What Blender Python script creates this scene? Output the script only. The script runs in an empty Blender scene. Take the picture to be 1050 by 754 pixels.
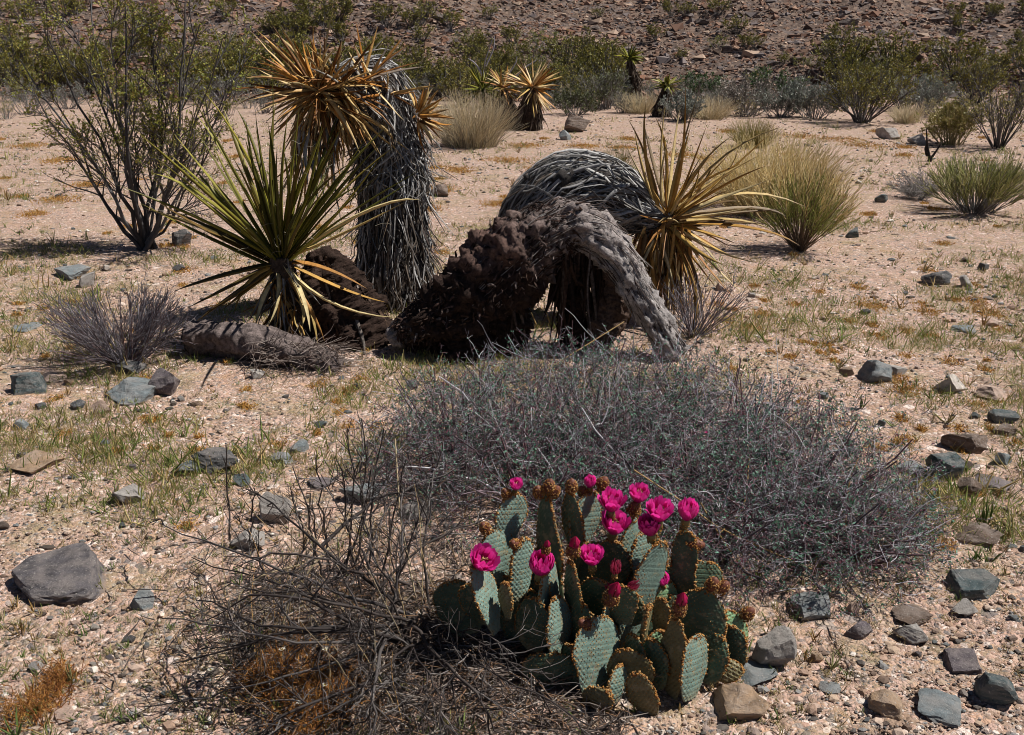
import bpy, math
from mathutils import noise as mnoise, Vector
import numpy as np

R = np.random.default_rng(20984)
S = bpy.context.scene
COL = S.collection
rad = math.radians

# ---------------------------------------------------------------- camera model
CAM_H, PITCH, F = 1.60, rad(18.7), 1020.0
FWD = np.array([0, math.cos(PITCH), -math.sin(PITCH)])
UPV = np.array([0, math.sin(PITCH), math.cos(PITCH)])

def noise2(x, y, seed=0.0):
    return (np.sin(x * 1.7 + y * 0.9 + seed) + np.sin(-x * 1.1 + y * 2.1 + seed * 1.7 + 1.3)
            + np.sin(x * 2.9 - y * 1.3 + seed * .6 + 4.1) + np.sin(x * .6 + y * 3.7 + seed * 2.2 + 2.2)) * .25

def gz(x, y):
    x = np.asarray(x, float); y = np.asarray(y, float)
    z = .022 * noise2(x * .9, y * .9, 1.) + .010 * noise2(x * 3.1, y * 3.1, 5.) + .004 * noise2(x * 9., y * 9., 9.)
    s = np.maximum(0, y - 24.2 - .7 * np.sin(x * .21 + 1) - .5 * np.sin(x * .53))
    z = z + .46 * s * s / (s + 3.2) + np.minimum(s * .1, 1.) * (.42 * noise2(x * .45, y * .45, 3.) + .16 * noise2(x * 1.5, y * 1.5, 7.))
    return z

def ray(px, py):
    d = FWD[None] + ((np.asarray(px, float).reshape(-1, 1) - 525) / F) * np.array([[1, 0, 0]]) \
        + ((377 - np.asarray(py, float).reshape(-1, 1)) / F) * UPV[None]
    return d

def W(px, py, Y):
    """point seen at photo pixel (px, py) that stands Y metres in front of the photographer"""
    d = ray(px, py); t = np.asarray(Y, float).reshape(-1) / d[:, 1]
    p = d * t[:, None]; p[:, 2] += CAM_H
    return p[0] if np.ndim(px) == 0 and np.ndim(py) == 0 and np.ndim(Y) == 0 else p

def G(px, py):
    """ground point under a photo pixel"""
    d = ray(px, py)[0]; lo = 0.3; hi = None
    for t in np.arange(.5, 90, .1):
        p = d * t
        if p[2] + CAM_H < gz(p[0], p[1]):
            hi = t; break
    if hi is None: hi = 90
    lo = hi - .1
    for _ in range(18):
        m = (lo + hi) / 2; p = d * m
        if p[2] + CAM_H < gz(p[0], p[1]): hi = m
        else: lo = m
    p = d * hi
    return np.array([p[0], p[1], float(gz(p[0], p[1]))])

def scale_at(p):
    return F / float(np.dot(np.asarray(p) - np.array([0, 0, CAM_H]), FWD))

def nrm(v):
    return v / np.maximum(np.linalg.norm(v, axis=-1, keepdims=True), 1e-9)

# ---------------------------------------------------------------- materials
def new_mat(name):
    m = bpy.data.materials.new(name); m.use_nodes = True
    nt = m.node_tree; nt.nodes.clear()
    out = nt.nodes.new('ShaderNodeOutputMaterial')
    return m, nt, out

def node(nt, typ, **kw):
    n = nt.nodes.new(typ)
    for k, v in kw.items():
        if k.startswith('in_'):
            key = k[3:]
            key = int(key) if key.isdigit() else key.replace('_', ' ')
            n.inputs[key].default_value = v
        else: setattr(n, k, v)
    return n

def mixc(nt, fac, a, b, blend='MIX'):
    n = nt.nodes.new('ShaderNodeMix'); n.data_type = 'RGBA'; n.blend_type = blend
    for sock, v in ((n.inputs[0], fac), (n.inputs[6], a), (n.inputs[7], b)):
        if isinstance(v, bpy.types.NodeSocket): nt.links.new(v, sock)
        elif isinstance(v, (int, float)): sock.default_value = v
        else: sock.default_value = (*v, 1)
    return n.outputs[2]

def ramp(nt, fac, stops, interp='LINEAR'):
    n = nt.nodes.new('ShaderNodeValToRGB'); cr = n.color_ramp; cr.interpolation = interp
    while len(cr.elements) < len(stops): cr.elements.new(.5)
    for e, (p, c) in zip(cr.elements, stops):
        e.position = p; e.color = (*c, 1) if not isinstance(c, (int, float)) else (c, c, c, 1)
    nt.links.new(fac, n.inputs[0])
    return n.outputs[0]

def leafy(name, rough=.6, spec=.3, nscale=40, namt=.35, bump=0, bscale=120, trans=0, stretch=None, sheen=0):
    """vertex-colour 'Col' times procedural mottling"""
    m, nt, out = new_mat(name); L = nt.links.new
    at = node(nt, 'ShaderNodeAttribute', attribute_name='Col')
    tc = node(nt, 'ShaderNodeTexCoord')
    nz = node(nt, 'ShaderNodeTexNoise', in_Scale=float(nscale), in_Detail=4.0, in_Roughness=.65)
    if stretch:
        mp = node(nt, 'ShaderNodeMapping'); mp.inputs['Scale'].default_value = stretch
        L(tc.outputs['Object'], mp.inputs[0]); L(mp.outputs[0], nz.inputs['Vector'])
    else: L(tc.outputs['Object'], nz.inputs['Vector'])
    g = ramp(nt, nz.outputs['Fac'], [(.3, 1 - namt), (.7, 1 + 0.0)])
    c = mixc(nt, 1.0, at.outputs['Color'], g, 'MULTIPLY')
    b = node(nt, 'ShaderNodeBsdfPrincipled', in_Roughness=rough)
    b.inputs['Specular IOR Level'].default_value = spec
    L(c, b.inputs['Base Color'])
    if bump:
        n2 = node(nt, 'ShaderNodeTexNoise', in_Scale=bscale, in_Detail=5.0, in_Roughness=.7)
        L(tc.outputs['Object'], n2.inputs['Vector'])
        bp = node(nt, 'ShaderNodeBump', in_Strength=bump, in_Distance=.01)
        L(n2.outputs['Fac'], bp.inputs['Height']); L(bp.outputs[0], b.inputs['Normal'])
    sh = b.outputs[0]
    if trans:
        t = node(nt, 'ShaderNodeBsdfTranslucent'); L(c, t.inputs['Color'])
        mx = node(nt, 'ShaderNodeMixShader'); mx.inputs[0].default_value = trans
        L(sh, mx.inputs[1]); L(t.outputs[0], mx.inputs[2]); sh = mx.outputs[0]
    L(sh, out.inputs['Surface'])
    return m

def sand_material():
    m, nt, out = new_mat('desert_sand'); L = nt.links.new
    geo = node(nt, 'ShaderNodeNewGeometry'); pos = geo.outputs['Position']
    def nz(scale, det=4.0, ro=.6):
        n = node(nt, 'ShaderNodeTexNoise', in_Scale=scale, in_Detail=det, in_Roughness=ro)
        L(pos, n.inputs['Vector']); return n.outputs['Fac']
    def vor(scale, feat='F1'):
        n = node(nt, 'ShaderNodeTexVoronoi', in_Scale=scale, feature=feat)
        L(pos, n.inputs['Vector']); return n
    base = ramp(nt, nz(.55, 5.0), [(.32, (.43, .285, .225)), (.5, (.37, .25, .19)), (.68, (.29, .215, .15))])
    big = ramp(nt, nz(3.2, 6.0, .7), [(.35, (.45, .30, .24)), (.62, (.29, .205, .155))])
    c = mixc(nt, .5, base, big)
    v1, v2, v3 = vor(150), vor(62), vor(24)
    pal = [(0, (.30, .21, .155)), (.2, (.52, .355, .29)), (.42, (.41, .265, .205)), (.55, (.68, .56, .50)), (.66, (.33, .27, .24)),
           (.76, (.52, .33, .23)), (.88, (.19, .16, .15)), (1, (.60, .46, .37))]
    sep = [node(nt, 'ShaderNodeSeparateColor') for _ in range(3)]
    for v, s in zip((v1, v2, v3), sep): L(v.outputs['Color'], s.inputs[0])
    c = mixc(nt, .62, c, ramp(nt, sep[0].outputs[0], pal, 'CONSTANT'))
    m2 = ramp(nt, sep[1].outputs[1], [(.60, 0), (.61, 1)])
    c = mixc(nt, m2, c, ramp(nt, sep[1].outputs[0], pal, 'CONSTANT'))
    m3 = ramp(nt, sep[2].outputs[1], [(.95, 0), (.955, 1)])
    c = mixc(nt, m3, c, ramp(nt, sep[2].outputs[0], pal, 'CONSTANT'))
    # rust coloured dry growth between the stones, in patches
    rust = ramp(nt, nz(1.9, 7.0, .8), [(.55, 0), (.68, .55)])
    c = mixc(nt, rust, c, (.36, .20, .07))
    olive = ramp(nt, nz(2.7, 7.0, .8), [(.50, 0), (.66, .6)])
    c = mixc(nt, olive, c, (.27, .225, .105))
    speck = ramp(nt, nz(75, 4.0, .8), [(.34, .8), (.42, 0)])
    c = mixc(nt, speck, c, (.10, .08, .065))
    for sc_, lo_, hi_, amt, cc in ((16., .36, .43, .75, (.11, .085, .065)), (7., .36, .42, .6, (.15, .125, .075)), (34., .35, .42, .7, (.12, .095, .075)), (11., .62, .57, .55, (.52, .40, .30))):
        f_ = ramp(nt, nz(sc_, 6.0, .8), [(lo_, amt), (hi_, 0)] if lo_ < hi_ else [(hi_, 0), (lo_, amt)])
        c = mixc(nt, f_, c, cc)
    # dark rubble of the hillside
    sy = node(nt, 'ShaderNodeSeparateXYZ'); L(pos, sy.inputs[0])
    ad = node(nt, 'ShaderNodeMath', operation='MULTIPLY_ADD', in_1=3.0); L(nz(.5), ad.inputs[0]); L(sy.outputs[1], ad.inputs[2])
    mr = node(nt, 'ShaderNodeMapRange', in_From_Min=24.6, in_From_Max=27.6); L(ad.outputs[0], mr.inputs[0])
    v4 = vor(3.4); s4 = node(nt, 'ShaderNodeSeparateColor'); L(v4.outputs['Color'], s4.inputs[0])
    hc = ramp(nt, s4.outputs[0], [(0, (.055, .045, .045)), (.25, (.12, .085, .075)), (.45, (.16, .10, .075)), (.6, (.10, .085, .085)),
                                  (.75, (.24, .16, .12)), (.9, (.065, .04, .032)), (1, (.17, .15, .145))], 'CONSTANT')
    hc = mixc(nt, .5, hc, ramp(nt, nz(.35, 6.0), [(.35, (.11, .065, .048)), (.65, (.24, .145, .10))]))
    v5 = vor(9.); s5 = node(nt, 'ShaderNodeSeparateColor'); L(v5.outputs['Color'], s5.inputs[0])
    hc = mixc(nt, .6, hc, ramp(nt, s5.outputs[0], [(0, (.03, .024, .022)), (.3, (.10, .07, .06)), (.5, (.20, .14, .11)), (.65, (.13, .12, .125)), (.8, (.30, .22, .17)), (.92, (.06, .05, .05))], 'CONSTANT'))
    hc = mixc(nt, .35, hc, ramp(nt, nz(18, 5.0, .8), [(.42, (.03, .025, .022)), (.6, (.30, .22, .17))]))
    c = mixc(nt, mr.outputs[0], c, hc)
    b = node(nt, 'ShaderNodeBsdfPrincipled', in_Roughness=.92)
    b.inputs['Specular IOR Level'].default_value = .15
    L(c, b.inputs['Base Color'])
    # grit relief
    h1 = node(nt, 'ShaderNodeMath', operation='MULTIPLY', in_1=-.35); L(v1.outputs['Distance'], h1.inputs[0])
    h2 = node(nt, 'ShaderNodeMath', operation='MULTIPLY', in_1=-.8); L(v2.outputs['Distance'], h2.inputs[0])
    h3 = node(nt, 'ShaderNodeMath', operation='ADD'); L(h1.outputs[0], h3.inputs[0]); L(h2.outputs[0], h3.inputs[1])
    h4 = node(nt, 'ShaderNodeMath', operation='ADD'); L(h3.outputs[0], h4.inputs[0]); L(nz(30, 6.0, .7), h4.inputs[1])
    bp = node(nt, 'ShaderNodeBump', in_Strength=.75, in_Distance=.012); L(h4.outputs[0], bp.inputs['Height'])
    L(bp.outputs[0], b.inputs['Normal'])
    L(b.outputs[0], out.inputs['Surface'])
    return m

def rock_material():
    """tint from the object's own colour, mottled with bands, lichen and veins"""
    m, nt, out = new_mat('weathered_rock'); L = nt.links.new
    oi = node(nt, 'ShaderNodeObjectInfo'); tc = node(nt, 'ShaderNodeTexCoord')
    off = node(nt, 'ShaderNodeVectorMath', operation='MULTIPLY_ADD')
    cmb = node(nt, 'ShaderNodeCombineXYZ'); L(oi.outputs['Random'], cmb.inputs[0]); L(oi.outputs['Random'], cmb.inputs[2])
    off.inputs[1].default_value = (37, 0, 91); L(cmb.outputs[0], off.inputs[0]); L(tc.outputs['Object'], off.inputs[2])
    v = off.outputs[0]
    def nz(scale, det=5.0, ro=.65, sc=None):
        n = node(nt, 'ShaderNodeTexNoise', in_Scale=scale, in_Detail=det, in_Roughness=ro)
        if sc:
            mp = node(nt, 'ShaderNodeMapping'); mp.inputs['Scale'].default_value = sc; mp.inputs['Rotation'].default_value = (.5, .3, .2)
            L(v, mp.inputs[0]); L(mp.outputs[0], n.inputs['Vector'])
        else: L(v, n.inputs['Vector'])
        return n.outputs['Fac']
    g = ramp(nt, nz(26), [(.3, .5), (.5, .9), (.7, 1.25)])
    c = mixc(nt, 1.0, oi.outputs['Color'], g, 'MULTIPLY')
    band = ramp(nt, nz(14, 4, .6, (1, 1, 5)), [(.42, 0), (.62, .6)])
    c = mixc(nt, band, c, mixc(nt, .55, oi.outputs['Color'], (.42, .36, .32)))
    sp = ramp(nt, nz(150, 3), [(.60, 0), (.68, .65)])
    c = mixc(nt, sp, c, (.45, .42, .38))
    dk = ramp(nt, nz(60, 5, .75), [(.30, .75), (.42, 0)])
    c = mixc(nt, dk, c, (.05, .045, .045))
    sz_ = node(nt, 'ShaderNodeSeparateXYZ'); L(tc.outputs['Generated'], sz_.inputs[0])
    du = node(nt, 'ShaderNodeMath', operation='MULTIPLY_ADD', in_1=-.5, in_2=.62); L(nz(20, 5, .7), du.inputs[0])
    d2 = node(nt, 'ShaderNodeMath', operation='SUBTRACT'); L(du.outputs[0], d2.inputs[0]); L(sz_.outputs[2], d2.inputs[1])
    c = mixc(nt, ramp(nt, d2.outputs[0], [(.0, 0), (.16, .75)]), c, (.36, .26, .19))
    b = node(nt, 'ShaderNodeBsdfPrincipled', in_Roughness=.82); b.inputs['Specular IOR Level'].default_value = .25
    L(c, b.inputs['Base Color'])
    bp = node(nt, 'ShaderNodeBump', in_Strength=.9, in_Distance=.016); L(nz(48, 9, .8), bp.inputs['Height'])
    L(bp.outputs[0], b.inputs['Normal']); L(b.outputs[0], out.inputs['Surface'])
    return m

def pad_material():
    m, nt, out = new_mat('cactus_skin'); L = nt.links.new
    at = node(nt, 'ShaderNodeAttribute', attribute_name='Col'); tc = node(nt, 'ShaderNodeTexCoord')
    n1 = node(nt, 'ShaderNodeTexNoise', in_Scale=28.0, in_Detail=5.0); L(tc.outputs['Object'], n1.inputs['Vector'])
    c = mixc(nt, 1.0, at.outputs['Color'], ramp(nt, n1.outputs['Fac'], [(.3, .72), (.7, 1.1)]), 'MULTIPLY')
    b = node(nt, 'ShaderNodeBsdfPrincipled', in_Roughness=.55); b.inputs['Specular IOR Level'].default_value = .35
    L(c, b.inputs['Base Color'])
    n2 = node(nt, 'ShaderNodeTexNoise', in_Scale=240.0, in_Detail=4.0); L(tc.outputs['Object'], n2.inputs['Vector'])
    bp = node(nt, 'ShaderNodeBump', in_Strength=.25, in_Distance=.004); L(n2.outputs['Fac'], bp.inputs['Height'])
    L(bp.outputs[0], b.inputs['Normal']); L(b.outputs[0], out.inputs['Surface'])
    return m

M = dict(
    sand=sand_material(), rock=rock_material(), pad=pad_material(),
    pebble=leafy('pebble_stone', .8, .3, 60, .3, .3, 150),
    leaf=leafy('shrub_leaf', .55, .3, 20, .3, trans=.18),
    grass=leafy('dry_grass', .6, .25, 15, .2, trans=.4),
    yucca=leafy('yucca_leaf', .5, .22, 22, .3, trans=.15),
    deadleaf=leafy('dead_yucca_leaf', .5, .3, 30, .4, .3, 90, trans=.12),
    twig=leafy('dry_twig', .75, .25, 40, .35),
    bark=leafy('fibrous_bark', .92, .1, 55, .75, 1.0, 130),
    fibre=leafy('weathered_fibre', .8, .2, 45, .5, .3, 160),
    tuft=leafy('glochid_tuft', .8, .2, 90, .4),
    petal=leafy('magenta_petal', .42, .35, 60, .10, trans=.46),
)

def fractal(V, f, H=.8, oc=5, seed=0.):
    sh = V.shape[:-1]; q = (V.reshape(-1, 3) * f + seed * 7.31).tolist()
    return np.array([mnoise.fractal(p, H, 2.1, oc) for p in q]).reshape(sh)

# ---------------------------------------------------------------- mesh building
class Geo:
    def __init__(s):
        s.v = []; s.f3 = []; s.f4 = []; s.c = []; s.m3 = []; s.m4 = []; s.n = 0
    def add(s, v, f, col, mi=0):
        v = np.asarray(v, float).reshape(-1, 3); f = np.asarray(f, int)
        col = np.asarray(col, float)
        if col.ndim == 1: col = np.broadcast_to(col, (len(v), 3))
        s.v.append(v); s.c.append(col)
        (s.f3 if f.shape[1] == 3 else s.f4).append(f + s.n)
        (s.m3 if f.shape[1] == 3 else s.m4).append(np.full(len(f), mi))
        s.n += len(v)
    def add_more_faces(s, f, base, mi=0):
        f = np.asarray(f, int)
        (s.f3 if f.shape[1] == 3 else s.f4).append(f + base)
        (s.m3 if f.shape[1] == 3 else s.m4).append(np.full(len(f), mi))
    def tubes(s, P, rd, col, sides=3, mi=0, closed=False):
        P = np.asarray(P, float); N, K, _ = P.shape
        rd = np.broadcast_to(np.asarray(rd, float), (N, K))
        T = nrm(np.gradient(P, axis=1))
        mean = nrm(P[:, -1] - P[:, 0] + 1e-6)
        ref = np.where((np.abs(mean[:, 2:3]) > .8), np.array([[1., .2, 0]]), np.array([[0, .1, 1.]]))
        A = nrm(np.cross(T, ref[:, None, :])); B = np.cross(A, T)
        a = np.arange(sides) * 2 * np.pi / sides
        V = P[:, :, None, :] + rd[:, :, None, None] * (np.cos(a)[None, None, :, None] * A[:, :, None, :] + np.sin(a)[None, None, :, None] * B[:, :, None, :])
        s._grid(V, col, mi, closed)
    def _grid(s, V, col, mi, closed=False):
        N, K, Q, _ = V.shape
        col = np.asarray(col, float)
        if col.ndim == 1: C = np.broadcast_to(col, (N, K, Q, 3))
        elif col.ndim == 2: C = np.broadcast_to(col[:, None, None, :], (N, K, Q, 3))
        elif col.ndim == 3: C = np.broadcast_to(col[:, :, None, :], (N, K, Q, 3))
        else: C = col
        i = np.arange(N)[:, None, None] * K * Q; k = np.arange(K - 1)[None, :, None] * Q; q = np.arange(Q)[None, None, :]
        q2 = (q + 1) % Q
        f = np.stack([i + k + q, i + k + q2, i + k + Q + q2, i + k + Q + q], -1).reshape(-1, 4)
        base = s.n
        s.add(V.reshape(-1, 3), f, C.reshape(-1, 3), mi)
        if closed and Q >= 3:
            ii = np.arange(N) * K * Q
            for off, rev in ((0, True), ((K - 1) * Q, False)):
                for j in range(1, Q - 1):
                    t = np.stack([ii + off, ii + off + j, ii + off + j + 1], -1)
                    s.add_more_faces(t[:, ::-1] if rev else t, base, mi)
    def blades(s, P, w, nor, col, fold=.35, th=.14, mi=0, edge=None, tip=0.):
        """long leaves with a channelled section: two edges, an upper face and a keel"""
        P = np.asarray(P, float); N, K, _ = P.shape
        w = np.broadcast_to(np.asarray(w, float), (N, K))
        T = nrm(np.gradient(P, axis=1)); nor = np.asarray(nor, float)
        if nor.ndim == 2: nor = np.broadcast_to(nor[:, None, :], P.shape)
        A = nrm(np.cross(T, nor)); Nn = np.cross(A, T)
        ww = w[:, :, None]
        col = np.asarray(col, float)
        if col.ndim == 1: col = np.broadcast_to(col, (N, 3))
        if col.ndim == 2:
            tt = np.linspace(0, 1, K)[None, :, None, None]
            C = np.broadcast_to(col[:, None, None, :], (N, K, 4, 3)) * (1 - tip * tt ** 2.5)
            if edge is not None:
                C = C.copy(); C[:, :, 0] = edge[:, None]; C[:, :, 2] = edge[:, None]
            col = C
        V = np.stack([P - A * ww * .5 + Nn * ww * fold * .5, P - Nn * ww * fold * .1, P + A * ww * .5 + Nn * ww * fold * .5, P - Nn * ww * (fold * .1 + th * 2)], 2)
        s._grid(V, col, mi)
    def cards(s, p, d, nor, ln, wd, col, mi=0):
        """small rhombic leaves, bent along the midrib"""
        d = nrm(d); sd = nrm(np.cross(d, nor)); up = np.cross(sd, d)
        ln = np.broadcast_to(np.asarray(ln, float), (len(p),))[:, None]; wd = np.broadcast_to(np.asarray(wd, float), (len(p),))[:, None]
        V = np.stack([p, p + d * ln * .5 + sd * wd * .5 + up * wd * .15, p + d * ln, p + d * ln * .5 - sd * wd * .5 + up * wd * .15], 1)
        f = np.arange(len(p))[:, None] * 4 + np.array([[0, 1, 2, 3]])
        col = np.asarray(col, float)
        c = np.repeat(col, 4, 0) if col.ndim == 2 else col
        s.add(V.reshape(-1, 3), f, c, mi)
    def blobs(s, p, sc, col, kind='octa', rot=True, mi=0):
        bv, bf = BLOB[kind]
        n = len(p); sc = np.asarray(sc, float)
        if sc.ndim == 1: sc = np.repeat(sc[:, None], 3, 1)
        v = bv[None] * (1 + R.uniform(-.22, .22, (n, len(bv), 1)))
        if rot:
            q = nrm(R.normal(size=(n, 3, 3)));
            a = nrm(q[:, 0]); b = nrm(np.cross(a, q[:, 1])); c_ = np.cross(a, b)
            Rm = np.stack([a, b, c_], 1); v = np.einsum('nij,nkj->nki', Rm, v)
        V = v * sc[:, None, :] + p[:, None, :]
        f = (np.arange(n)[:, None, None] * len(bv) + bf[None]).reshape(-1, 3)
        col = np.asarray(col, float)
        c = np.repeat(col, len(bv), 0) if col.ndim == 2 else col
        s.add(V.reshape(-1, 3), f, c, mi)
    def build(s, name, mats, parent=None, smooth=True, origin=None):
        v = np.concatenate(s.v); c = np.concatenate(s.c)
        o = np.zeros(3)
        if origin is not None: o = np.asarray(origin, float)
        elif parent is not None:
            q = parent
            while q is not None: o = o + np.array(q.location); q = q.parent
        v = v - o
        f3 = np.concatenate(s.f3) if s.f3 else np.zeros((0, 3), int); f4 = np.concatenate(s.f4) if s.f4 else np.zeros((0, 4), int)
        me = bpy.data.meshes.new(name)
        me.vertices.add(len(v)); me.vertices.foreach_set('co', v.astype(np.float32).ravel())
        me.loops.add(f3.size + f4.size); me.loops.foreach_set('vertex_index', np.concatenate([f3.ravel(), f4.ravel()]).astype(np.int32))
        np_ = len(f3) + len(f4); me.polygons.add(np_)
        ls = np.concatenate([np.arange(len(f3)) * 3, len(f3) * 3 + np.arange(len(f4)) * 4]).astype(np.int32)
        me.polygons.foreach_set('loop_start', ls)
        if not isinstance(mats, (list, tuple)): mats = [mats]
        for mm in mats: me.materials.append(mm)
        mi = np.concatenate([np.concatenate(s.m3) if s.m3 else [], np.concatenate(s.m4) if s.m4 else []]).astype(np.int32)
        me.polygons.foreach_set('material_index', mi)
        me.polygons.foreach_set('use_smooth', np.full(np_, bool(smooth)))
        a = me.color_attributes.new('Col', 'FLOAT_COLOR', 'POINT')
        a.data.foreach_set('color', np.concatenate([c, np.ones((len(c), 1))], 1).astype(np.float32).ravel())
        me.update(); me.validate()
        ob = bpy.data.objects.new(name, me); COL.objects.link(ob)
        if parent is not None: ob.parent = parent
        else: ob.location = o
        return ob

def _ico(sub):
    import bmesh
    bm = bmesh.new(); bmesh.ops.create_icosphere(bm, subdivisions=sub, radius=1)
    bm.verts.ensure_lookup_table()
    v = np.array([x.co[:] for x in bm.verts]); f = np.array([[q.index for q in t.verts] for t in bm.faces]); bm.free()
    return v, f
BLOB = {
    'octa': (np.array([[1, 0, 0], [-1, 0, 0], [0, 1, 0], [0, -1, 0], [0, 0, 1], [0, 0, -1.]]),
             np.array([[0, 2, 4], [2, 1, 4], [1, 3, 4], [3, 0, 4], [2, 0, 5], [1, 2, 5], [3, 1, 5], [0, 3, 5]])),
    'ico': _ico(1), 'ico2': _ico(2),
}
ICO3, ICO4 = _ico(3), _ico(4)

def tag(o, label=None, cat=None, group=None, kind=None):
    if label: o['label'] = label
    if cat: o['category'] = cat
    if group: o['group'] = group
    if kind: o['kind'] = kind
    return o

def thing(name, label, cat, loc, group=None, rotz=0, kind=None):
    o = bpy.data.objects.new(name, None); o.empty_display_size = .05; COL.objects.link(o)
    o.location = loc; o.rotation_euler = (0, 0, rotz)
    return tag(o, label, cat, group, kind)

def copy_tree(o, parent=None):
    c = o.copy(); COL.objects.link(c); c.parent = parent
    for ch in list(o.children): copy_tree(ch, c)
    return c

# ---------------------------------------------------------------- growth helpers
def strands(base, d, ln, K, wig=.1, up=0., curl=None):
    base = np.asarray(base, float); d = nrm(np.asarray(d, float)); n = len(base)
    ln = np.broadcast_to(np.asarray(ln, float), (n,))
    P = np.zeros((n, K, 3)); P[:, 0] = base; st = ln / (K - 1)
    for k in range(1, K):
        d = nrm(d + wig * R.normal(size=(n, 3)) + np.array([0, 0, up]) + (curl if curl is not None else 0))
        P[:, k] = P[:, k - 1] + d * st[:, None]
    return P

def grow(P, n, t0, t1, ang, l0, l1, K=4, wig=.12, up=0., shrink=.5):
    N, K0, _ = P.shape
    i = R.integers(0, N, n); t = R.uniform(t0, t1, n) * (K0 - 1)
    k = np.minimum(t.astype(int), K0 - 2); fr = (t - k)[:, None]
    p = P[i, k] * (1 - fr) + P[i, k + 1] * fr; tg = nrm(P[i, k + 1] - P[i, k])
    q = nrm(np.cross(tg, R.normal(size=(n, 3))))
    a = R.uniform(.5, 1.3, n)[:, None] * ang
    d = tg * np.cos(a) + q * np.sin(a)
    ln = R.uniform(l0, l1, n) * (1 - shrink * t / (K0 - 1))
    return strands(p, d, ln, K, wig, up)

def pick(pal, n, jit=.15):
    pal = np.asarray(pal, float)
    c = pal[R.integers(0, len(pal), n)]
    return np.clip(c * (1 + R.uniform(-jit, jit, (n, 1))), 0, 1)

def pts_on(P, n, t0=.2, t1=1.):
    N, K0, _ = P.shape
    i = R.integers(0, N, n); t = R.uniform(t0, t1, n) * (K0 - 1)
    k = np.minimum(t.astype(int), K0 - 2); fr = (t - k)[:, None]
    return P[i, k] * (1 - fr) + P[i, k + 1] * fr, nrm(P[i, k + 1] - P[i, k])

def taper(N, K, r0, r1):
    r0 = np.broadcast_to(np.asarray(r0, float), (N,)); r1 = np.broadcast_to(np.asarray(r1, float), (N,))
    t = np.linspace(0, 1, K)[None]
    return r0[:, None] * (1 - t) + r1[:, None] * t

def smooth_path(pts, K):
    pts = np.asarray(pts, float); n = len(pts)
    P = np.vstack([2 * pts[0] - pts[1], pts, 2 * pts[-1] - pts[-2]])
    out = []
    for u in np.linspace(0, n - 1, K):
        i = min(int(u), n - 2); f = u - i
        a, b, c, d = P[i], P[i + 1], P[i + 2], P[i + 3]
        out.append(.5 * (2 * b + (c - a) * f + (2 * a - 5 * b + 4 * c - d) * f * f + (3 * b - a - 3 * c + d) * f ** 3))
    return np.array(out)
EXPO = 0.3

# ---------------------------------------------------------------- camera, sun, sky
cam = bpy.data.cameras.new('camera'); co = bpy.data.objects.new('camera', cam); COL.objects.link(co)
cam.sensor_width = 36.; cam.lens = 36. * F / 1050.; cam.clip_start = .05; cam.clip_end = 2000
co.location = (0, 0, CAM_H); co.rotation_euler = (rad(90) - PITCH, 0, 0); S.camera = co
SUN_EL, SUN_AZ = rad(56), rad(3)            # azimuth from +X (photo right) towards +Y (away from the camera)
sd = np.array([math.cos(SUN_EL) * math.cos(SUN_AZ), math.cos(SUN_EL) * math.sin(SUN_AZ), math.sin(SUN_EL)])
sl = bpy.data.lights.new('sun', 'SUN'); so = bpy.data.objects.new('sun', sl); COL.objects.link(so)
sl.energy = 5.0; sl.angle = rad(.53); sl.color = (1, .955, .89)
import mathutils
so.rotation_euler = mathutils.Vector(sd).to_track_quat('Z', 'Y').to_euler(); so.location = (8, 2, 10)
w = bpy.data.worlds.new('World'); S.world = w; w.use_nodes = True
sk = w.node_tree.nodes.new('ShaderNodeTexSky'); sk.sky_type = 'NISHITA'; sk.sun_disc = False
sk.air_density = .55; sk.dust_density = .25; sk.altitude = 900; sk.sun_elevation = SUN_EL; sk.sun_rotation = rad(90) - SUN_AZ
bg = w.node_tree.nodes['Background']; bg.inputs['Strength'].default_value = .05
w.node_tree.links.new(sk.outputs[0], bg.inputs[0])
S.view_settings.view_transform = 'Standard'; S.view_settings.look = 'None'; S.view_settings.exposure = EXPO; S.view_settings.gamma = 1
S.view_settings.use_curve_mapping = False
S.render.engine = 'CYCLES'; S.cycles.pixel_filter_type = 'BLACKMAN_HARRIS'; S.cycles.filter_width = .95; S.cycles.max_bounces = 6; S.cycles.diffuse_bounces = 2; S.cycles.transparent_max_bounces = 4

# ---------------------------------------------------------------- ground and hillside
def sheet(name, xs, ys):
    X, Y = np.meshgrid(xs, ys); Z = gz(X, Y)
    near = np.exp(-np.maximum(0, Y - 3) / 5.)
    Z = Z + near * .004 * R.normal(size=Z.shape) * (np.abs(X) < 6)
    nx, ny = len(xs), len(ys)
    i = (np.arange(ny - 1)[:, None] * nx + np.arange(nx - 1)[None]).ravel()
    g = Geo(); g.add(np.stack([X, Y, Z], -1).reshape(-1, 3), np.stack([i, i + 1, i + nx + 1, i + nx], -1), (.4, .3, .2))
    return tag(g.build(name, M['sand']), kind='structure')
u = np.linspace(-1, 1, 421); XS = np.sinh(u * 5.2) / np.sinh(5.2) * 75
XS = np.sort(np.concatenate([XS, np.linspace(-3.2, 3.2, 90)])); XS = XS[np.concatenate([[True], np.diff(XS) > 1e-4])]
ys = [-12, -9, -6, -4, -2.5, -1.2, -.3]; y = .3
while y < 24.4: ys.append(y); y += max(.022, .0085 * y)
ys.append(24.4)
sheet('ground', XS, np.array(ys, float))
ys = [24.4]
while ys[-1] < 130: ys.append(ys[-1] + max(.16, .008 * ys[-1] * (ys[-1] / 26) ** 1.5))
sheet('hillside', XS[np.abs(XS) < 75.1][::2], np.array(ys))

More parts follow.
